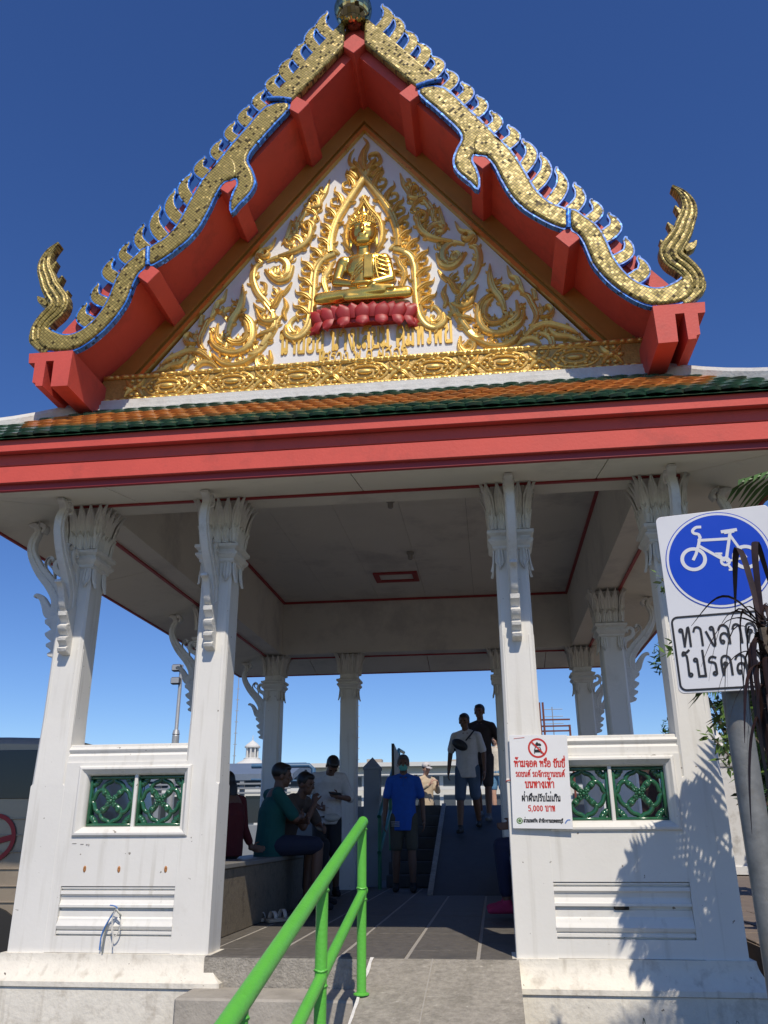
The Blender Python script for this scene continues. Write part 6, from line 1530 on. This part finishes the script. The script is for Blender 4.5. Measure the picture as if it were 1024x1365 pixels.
# ------------------------------------------------------------------ far bank: pier building, bell tower, masts
FARW = mat('far_white', (0.62, 0.61, 0.57), 0.7, var=0.06, scale=0.5); FARD = mat('far_dark_window', (0.07, 0.08, 0.09), 0.3); FARR = mat('far_roof', (0.36, 0.31, 0.25), 0.7)
fb_ = tag(empty('pier_building', (-2, 60, -2)), 'long low white pier building across the river with railings', 'building'); fb_.location = (0, 0, 0)
t = MB(); t.box(-60, 40, 60, 70, -2.2, 5.25); t.build('wall', FARW, fb_)
t = MB(); t.box(-61, 41, 59, 71, 5.25, 5.55); t.build('roof_slab', FARW, fb_)
t = MB(); t.box(-60.5, 40.5, 59.4, 59.5, 4.62, 4.72); t.box(-60.5, 40.5, 59.4, 59.5, 3.55, 3.70); t.build('balcony_rail', FARW, fb_)
for k in range(34):
    x = -28 + 1.2*k
    for (za, zb) in ((3.85, 4.55), (1.2, 3.2)):
        t = MB(); t.box(x, x+0.9, 59.96, 59.99, za, zb); t.build('window', FARD, fb_)
for (x, w_, h_) in ((-9, 1.2, 0.8), (-2.5, 2.2, 0.6), (1.5, 0.8, 1.0)):
    t = MB(); t.box(x, x+w_, 62, 63, 5.55, 5.55+h_*0.6); t.build('roof_box', FARR, fb_)
bt = tag(empty('bell_tower', (-23.6, 80, -2)), 'white domed tower with lantern far across the river', 'tower')
t = MB(); t.lathe([(1.9, 0), (1.9, 8.6), (2.1, 8.7), (2.1, 9.0)], (0, 0, 0), 24); auto_smooth(t.build('drum', FARW, bt), 40)
t = MB(); t.lathe([(1.75, 9.0), (1.5, 9.25), (1.05, 9.45), (0.85, 9.6), (0.85, 9.7), (0.70, 9.75)], (0, 0, 0), 24); auto_smooth(t.build('dome', FARW, bt), 40)
for k in range(8):
    a = 2*PI*k/8; t = MB(); t.tube([(0.58*math.cos(a), 0.58*math.sin(a), 9.7), (0.58*math.cos(a), 0.58*math.sin(a), 10.75)], 0.10, 8); t.build('pillar', FARW, bt)
t = MB(); t.lathe([(0.42, 9.72), (0.42, 10.75)], (0, 0, 0), 16); t.build('lantern', mat('far_shade', (0.42, 0.42, 0.42), 0.8), bt)
t = MB(); t.lathe([(0.80, 10.75), (0.80, 10.9), (0.55, 11.15), (0.06, 11.5), (0.03, 12.0)], (0, 0, 0), 16); auto_smooth(t.build('cap', FARW, bt), 40)
for (x, y, h_, lab) in ((-47, 150, 32, 'thin radio mast left of the rear inner column on the skyline'), (-23.5, 150, 30, 'thin radio mast above the pier building right of the rear column')):
    ms = tag(empty('radio_mast', (x, y, -2)), lab, 'mast')
    t = MB(); t.tube([(0, 0, 0), (0, 0, h_)], [0.16, 0.07], 6); t.build('pole', lampP, ms)
    t = MB()
    for k in range(10): t.box(-0.3, 0.3, -0.05, 0.05, h_*(0.3+0.065*k), h_*(0.3+0.065*k)+0.12)
    t.build('crossbar', lampP, ms)
# rust red rack and aerial behind the right-hand columns
RR = mat('rust_red_metal', (0.16, 0.045, 0.03), 0.7)
rk = tag(empty('roof_rack', (2.3, 12, 0)), 'rust red metal frame rising behind the right notice column', 'frame'); rk.location = (0, 0, 0)
for x in (1.93, 2.0, 2.52): t = MB(); t.box(x, x+0.04, 12, 12.04, 0.9, 3.22 if x < 2.4 else 2.75); t.build('upright', RR, rk)
for z in (2.62, 2.72, 2.85): t = MB(); t.box(1.93, 2.56, 12.041, 12.07, z, z+0.03); t.build('crossbar', RR, rk)
an_ = tag(empty('tv_aerial', (2.25, 12.6, 0.9)), 'thin television aerial above the rust red frame', 'aerial')
t = MB(); t.tube([(0, 0, 0), (0, 0, 2.3)], 0.012, 6); t.build('mast', lampP, an_)
for z in (1.95, 2.1, 2.25): t = MB(); t.tube([(-0.2, 0, z), (0.22, 0, z)], 0.007, 5); t.build('element', lampP, an_)
# ------------------------------------------------------------------ fence, trees and plants on the right
FENW = mat('fence_white', (0.62, 0.61, 0.58), 0.7, var=0.1, scale=3, dirt=(0.4, 0.38, 0.34), dscale=3)
fp = tag(empty('fence_post', (4.92, 10.0, 0)), 'white fence post with urn finial right of the pavilion', 'post')
t = MB(); t.lathe([(0.20, 0.0), (0.20, 0.12), (0.155, 0.14), (0.155, 1.72), (0.18, 1.74), (0.20, 1.80), (0.20, 1.86)], (0, 0, 0), sq=True); t.build('shaft', FENW, fp)
t = MB(); t.lathe([(0.10, 1.86), (0.12, 1.90), (0.20, 2.02), (0.21, 2.08), (0.10, 2.14), (0.12, 2.18), (0.13, 2.22), (0.05, 2.30), (0.0, 2.46)], (0, 0, 0), 16); auto_smooth(t.build('finial', FENW, fp), 40)
fn = tag(empty('iron_fence', (7, 10, 0)), 'dark red iron bar fence on a white kerb beyond the sign pole', 'fence'); fn.location = (0, 0, 0)
t = MB(); t.box(5.08, 12, 9.9, 10.1, 0, 0.16, 0.02); t.build('kerb', FENW, fn)
t = MB(); t.box(3.6, 4.76, 9.9, 10.1, 0, 0.16, 0.02); t.build('kerb', FENW, fn)
for z in (0.35, 1.5):
    t = MB(); t.box(5.08, 12, 9.985, 10.015, z, z+0.04); t.build('rail', RR, fn)
bar = None
for k in range(36):
    x = 5.16+0.13*k
    if bar is None: q = MB(); q.box(-0.011, 0.011, -0.011, 0.011, 0.16, 1.66); bar = q.build('bar', RR, fn, loc=(x, 9.96, 0))
    else: copy_mesh(bar, 'bar', fn, (x, 9.96, 0))
t = MB(); t.box(3.6, 14, 12.6, 12.9, -0.02, 2.0); tag(t.build('yard_wall', mat('dull_brick', (0.07, 0.042, 0.036), 0.85, var=0.3, scale=12, bump=0.5)), 'dull brick wall behind the iron fence', 'wall')

LEAFM = [mat('leaf_dark', (0.025, 0.060, 0.015), 0.5, var=0.35, scale=9), mat('leaf_mid', (0.050, 0.115, 0.025), 0.5, var=0.35, scale=9), mat('leaf_light', (0.11, 0.19, 0.035), 0.5, var=0.3, scale=9)]
for m_ in LEAFM:
    b_ = m_.node_tree.nodes['Principled BSDF']
BARK = mat('bark', (0.12, 0.095, 0.07), 0.9, var=0.3, scale=14, bump=0.6)
def leaf_tree(label, loc, h, spread, nclump, nleaf, lsz, crown_z0):
    tr = tag(empty('tree', loc), label, 'tree')
    t = MB(); t.tube([(0, 0, 0), (0.05, 0.02, h*0.3), (0.0, 0.05, h*0.62)], [0.13, 0.10, 0.06], 9)
    ends = []
    for k in range(nclump):
        a = random.uniform(0, 2*PI); rr = spread*math.sqrt(random.random()); z = random.uniform(crown_z0, h)
        e = V3((rr*math.cos(a), rr*math.sin(a), z)); ends.append(e)
        if k % 2 == 0: t.tube([(0, 0.03, h*random.uniform(0.3, 0.6)), e*0.55 + V3((0, 0, h*0.25)), e], [0.04, 0.025, 0.008], 5)
    t.build('trunk', BARK, tr)
    for c, mm in enumerate(LEAFM):
        V = []; F = []
        for k, e in enumerate(ends):
            if k % 3 != c: continue
            R_ = random.uniform(0.25, 0.5)*spread*0.55
            for _ in range(nleaf):
                d = V3((random.gauss(0, 1), random.gauss(0, 1), random.gauss(0, 0.7))).normalized()*R_*random.random()**0.4
                p = e + d; u = V3((random.gauss(0, 1), random.gauss(0, 1), random.gauss(0, 0.5)-0.3)).normalized(); w = u.cross(V3((random.gauss(0, .4), random.gauss(0, .4), 1))).normalized()
                L = lsz*random.uniform(0.7, 1.3); n = len(V); nn = u.cross(w)
                V += [p, p + u*L*0.45 + w*L*0.22 + nn*L*0.05, p + u*L, p + u*L*0.45 - w*L*0.22 + nn*L*0.05]; F.append((n, n+1, n+2, n+3))
        mesh_obj('crown', V, F, mm, tr)
    return tr
leaf_tree('dark leafy tree behind the white fence post', (5.6, 11.2, 0), 4.2, 1.5, 34, 130, 0.16, 1.5)
leaf_tree('leafy tree at the right edge beyond the sign pole', (7.2, 8.6, 0), 3.6, 1.5, 30, 120, 0.16, 0.9)

leaf_tree('dense dark green tree close behind the sign pole', (4.25, 4.9, -0.02), 2.9, 0.55, 40, 120, 0.13, 0.95)

def strap_leaf(t, base, dirh, L, rise, droop, w, twist=0.0):
    """long arching blade"""
    b = V3(base); d = V3((dirh[0], dirh[1], 0)).normalized(); s = V3((-d.y, d.x, 0)); rings = []
    N = 12
    for i in range(N+1):
        f = i/N; p = b + d*(L*(f - 0.25*droop*f*f)) + V3((0, 0, rise*math.sin(PI*min(f*1.0, 1))*1.0*(1-0.3*f) - droop*L*f*f*0.9))
        ww = w*(0.5+1.2*f)*(1-f)**0.7 if f < 1 else 0.001
        ww = max(ww, 0.001)
        sv = (s*math.cos(twist*f) + V3((0, 0, math.sin(twist*f)))).normalized()
        rings.append([p - sv*ww, p - V3((0, 0, ww*0.35)), p + sv*ww, p + V3((0, 0, 0.0015))])
    t.loft(rings)
PURP = mat('dark_purple_leaf', (0.024, 0.011, 0.008), 0.5, var=0.5, scale=25, dirt=(0.045, 0.018, 0.010), dscale=14)
cd = tag(empty('cordyline_plant', (1.72, -3.25, GROUND_Z)), 'dark purple strap-leaved plant drooping in front of the sign', 'plant')
t = MB(); t.tube([(0.06, -0.02, 0), (0.03, 0.0, 0.9), (0.0, 0.0, 1.80)], [0.022, 0.018, 0.014], 8); t.build('stem', BARK, cd)
random.seed(21)
for k in range(64):
    a = random.uniform(0, 2*PI); d_ = (math.cos(a)-0.15, math.sin(a)); L = random.uniform(0.08, 0.26); rise = random.uniform(0.02, 0.16); dr = random.choice((0.9, 1.4, 1.8, 2.4, 3.0, 3.6))
    t = MB(); strap_leaf(t, (random.gauss(0, .008), random.gauss(0, .008), 1.83 - 0.005*k), d_, L, rise, dr, random.uniform(0.005, 0.014), random.uniform(-1.2, 1.2)); o_ = t.build('leaf', PURP, cd); auto_smooth(o_, 60)
for (d_, L, rise, dr, w_) in (((-0.3, 0.9), 0.10, 0.30, -0.9, 0.018), ((-1, 0.1), 0.20, 0.12, -0.1, 0.012), ((-1, -0.2), 0.24, 0.09, 0.75, 0.008), ((-1, 0.3), 0.20, 0.12, 1.35, 0.010), ((0.4, 0.5), 0.12, 0.32, -0.8, 0.016), ((-0.9, -0.5), 0.30, 0.05, 0.5, 0.008)):
    t = MB(); strap_leaf(t, (0.0, 0.0, 1.80), d_, L, rise, dr, w_, 0.5); auto_smooth(t.build('leaf', PURP, cd), 60)

# palm clump standing right of the frame: its fronds shade the right-hand wall
PALMG = mat('palm_green', (0.075, 0.15, 0.030), 0.42, var=0.3, scale=9)
def frond(t, pts, L0, n=22, vdrop=0.35):
    P = catmull(pts, 8); N = len(P)
    t.tube(P, [0.012*(1-0.8*i/N)+0.002 for i in range(N)], 5)
    for k in range(n):
        f = 0.12 + 0.88*k/(n-1); i = min(int(f*(N-1)), N-2); p = P[i]; d = (P[i+1]-P[i]).normalized()
        s = d.cross(V3((0, 0, 1))).normalized()
        L = L0*(0.55+0.9*math.sin(PI*min(1, f*0.92)))*random.uniform(0.85, 1.1)*(1 if f < 0.9 else 0.7)
        for sg_ in (-1, 1):
            e = p + (s*sg_*0.8 + d*0.65 - V3((0, 0, vdrop))).normalized()*L
            m1 = p + (e-p)*0.5 + V3((0, 0, 0.02)); q = d*0.017
            b0 = len(t.v); t.v += [tuple(p-q*0.5), tuple(p+q*0.5), tuple(m1+q), tuple(e), tuple(m1-q)]; t.f += [(b0, b0+1, b0+2, b0+4), (b0+4, b0+2, b0+3)]
def palm(label, loc, fronds, L0, canes):
    pl = tag(empty('palm', loc), label, 'palm')
    t = MB()
    for (x, y, h) in canes: t.tube([(x, y, 0), (x*1.1, y*1.1, h*0.5), (x*1.3, y*1.3, h)], [0.035, 0.03, 0.022], 8)
    t.build('trunk', BARK, pl)
    for pts in fronds:
        t = MB(); frond(t, pts, L0); t.build('frond', PALMG, pl, fixn=False)
    return pl
random.seed(5)
fr_ = []
for k in range(17):
    b = V3(((0.0, 0.0, 2.75), (0.25, -0.1, 3.0), (-0.05, -0.25, 2.5))[k % 3]); a = 2*PI*k/17 + random.uniform(-0.2, 0.2); L = random.uniform(0.6, 0.95); d = V3((math.cos(a), math.sin(a), 0))
    rise = random.uniform(0.15, 0.45)
    if d.x < -0.1: d = V3((d.x*0.6, d.y, 0)).normalized(); L = min(L, 0.42/max(0.2, -d.x))
    fr_.append([b - V3((0, 0, 0.15)), b + d*L*0.3 + V3((0, 0, rise*0.7)), b + d*L*0.7 + V3((0, 0, rise*0.7)), b + d*L*1.05 + V3((0, 0, -0.1))])
# the frond whose tip shows above the sign
fr_.append([V3((0.0, 0.1, 2.3)), V3((-0.18, 0.06, 2.62)), V3((-0.46, 0.05, 2.74)), V3((-0.78, 0.05, 2.67))])
palm('tall green palm clump at the right edge shading the white wall', (2.83, -2.35, GROUND_Z), fr_, 0.26, [(0, 0, 2.6), (0.2, -0.08, 2.8), (-0.06, -0.2, 2.3), (0.1, 0.15, 1.8)])
fr2 = []
for (tx, ty, tz, m) in ((1.98, -1.15, 1.60, 0.25), (1.99, -1.05, 1.72, 0.20), (2.02, -1.25, 1.42, 0.20), (2.2, -1.3, 1.85, 0.2), (2.15, -0.95, 1.75, 0.2), (2.12, -1.2, 1.30, 0.12), (2.3, -0.9, 1.9, 0.1), (2.9, -1.0, 2.2, 0.1), (3.0, -1.3, 1.8, 0.2), (2.7, -1.7, 1.9, 0.2), (2.6, -0.6, 1.9, 0.2), (2.32, -1.1, 1.15, 0.1), (2.35, -1.35, 1.45, 0.15)):
    b = V3((2.55, -1.15, 1.05)); e = V3((tx, ty, tz)); md = (b+e)/2 + V3((0, 0, m)); o3 = V3((2.55, -1.15, GROUND_Z))
    fr2.append([b-o3, b*0.65+e*0.35+V3((0, 0, m*0.9))-o3, b*0.3+e*0.7+V3((0, 0, m*0.9))-o3, e-o3])
palm('smaller palm directly behind the bicycle sign', (2.55, -1.15, GROUND_Z), fr2, 0.20, [(0, 0, 1.6), (0.08, 0.05, 1.4)])

# sprigs of a climbing shrub beside and below the sign
cl = tag(empty('climbing_shrub', (1.95, -1.95, GROUND_Z)), 'green leafy shrub with sprigs poking past the sign edge', 'shrub')
random.seed(9)
t = MB(); stems = []
for pts in ([(0, 0, 0), (0.05, 0.02, 1.2), (-0.02, 0.0, 2.0), (-0.22, 0.02, 2.34)], [(0, 0, 0), (0.03, 0.05, 1.0), (-0.03, 0.02, 1.85), (-0.23, 0.02, 2.01)], [(0, 0, 0), (0.12, 0.06, 0.9), (0.06, 0.02, 1.35), (-0.10, 0.02, 1.62)], [(0, 0, 0), (0.2, 0.1, 0.8), (0.18, 0.1, 1.45), (0.02, 0.1, 1.72)], [(0, 0, 0), (0.25, 0.3, 0.7), (0.30, 0.4, 1.2)], [(0, 0, 0), (0.2, 0.0, 1.1), (0.26, 0.0, 1.75)]):
    P = catmull(pts, 8); t.tube(P, [0.010*(1-0.7*i/len(P)) for i in range(len(P))], 5); stems.append(P)
t.build('stem', BARK, cl)
V = []; F = []
for P in stems:
    for k in range(60):
        i = random.randint(int(len(P)*0.72), len(P)-1); p = P[i] + V3((random.gauss(0, .018), random.gauss(0, .02), random.gauss(0, .02)))
        u = V3((random.gauss(-0.4, 0.8), random.gauss(0, 0.8), random.gauss(-0.1, 0.6))).normalized(); w = u.cross(V3((random.gauss(0, .5), random.gauss(0, .5), 1))).normalized(); L = random.uniform(0.03, 0.065); n = len(V)
        V += [p, p + u*L*0.4 + w*L*0.2, p + u*L, p + u*L*0.4 - w*L*0.2]; F.append((n, n+1, n+2, n+3))
mesh_obj('foliage', V, F, LEAFM[2], cl)
leaf_tree('low leafy bush beside the right-hand column', (3.05, 1.2, -0.02), 1.05, 0.30, 8, 22, 0.10, 0.80)
leaf_tree('added leafy shrub behind the sign pole, thickening the shadow on the wall', (2.66, -1.25, GROUND_Z), 2.62, 0.36, 30, 75, 0.12, 1.40)  # extra shrub, added out of sight to make the plant shadow solid
# thin grass blades at the foot of the right plinth
gr = MB(); random.seed(3)
for k in range(26):
    x = random.uniform(1.55, 2.55); y = random.uniform(-0.75, -0.45); strap_leaf(gr, (x, y, GROUND_Z), (random.uniform(-1, 1), random.uniform(-0.6, 0.2)), random.uniform(0.08, 0.22), random.uniform(0.16, 0.36), random.uniform(0.2, 1.2), 0.004)
o_ = gr.build('grass', LEAFM[0]); o_['kind'] = 'stuff'; o_['label'] = 'thin grass blades at the foot of the right plinth'; o_['category'] = 'grass'
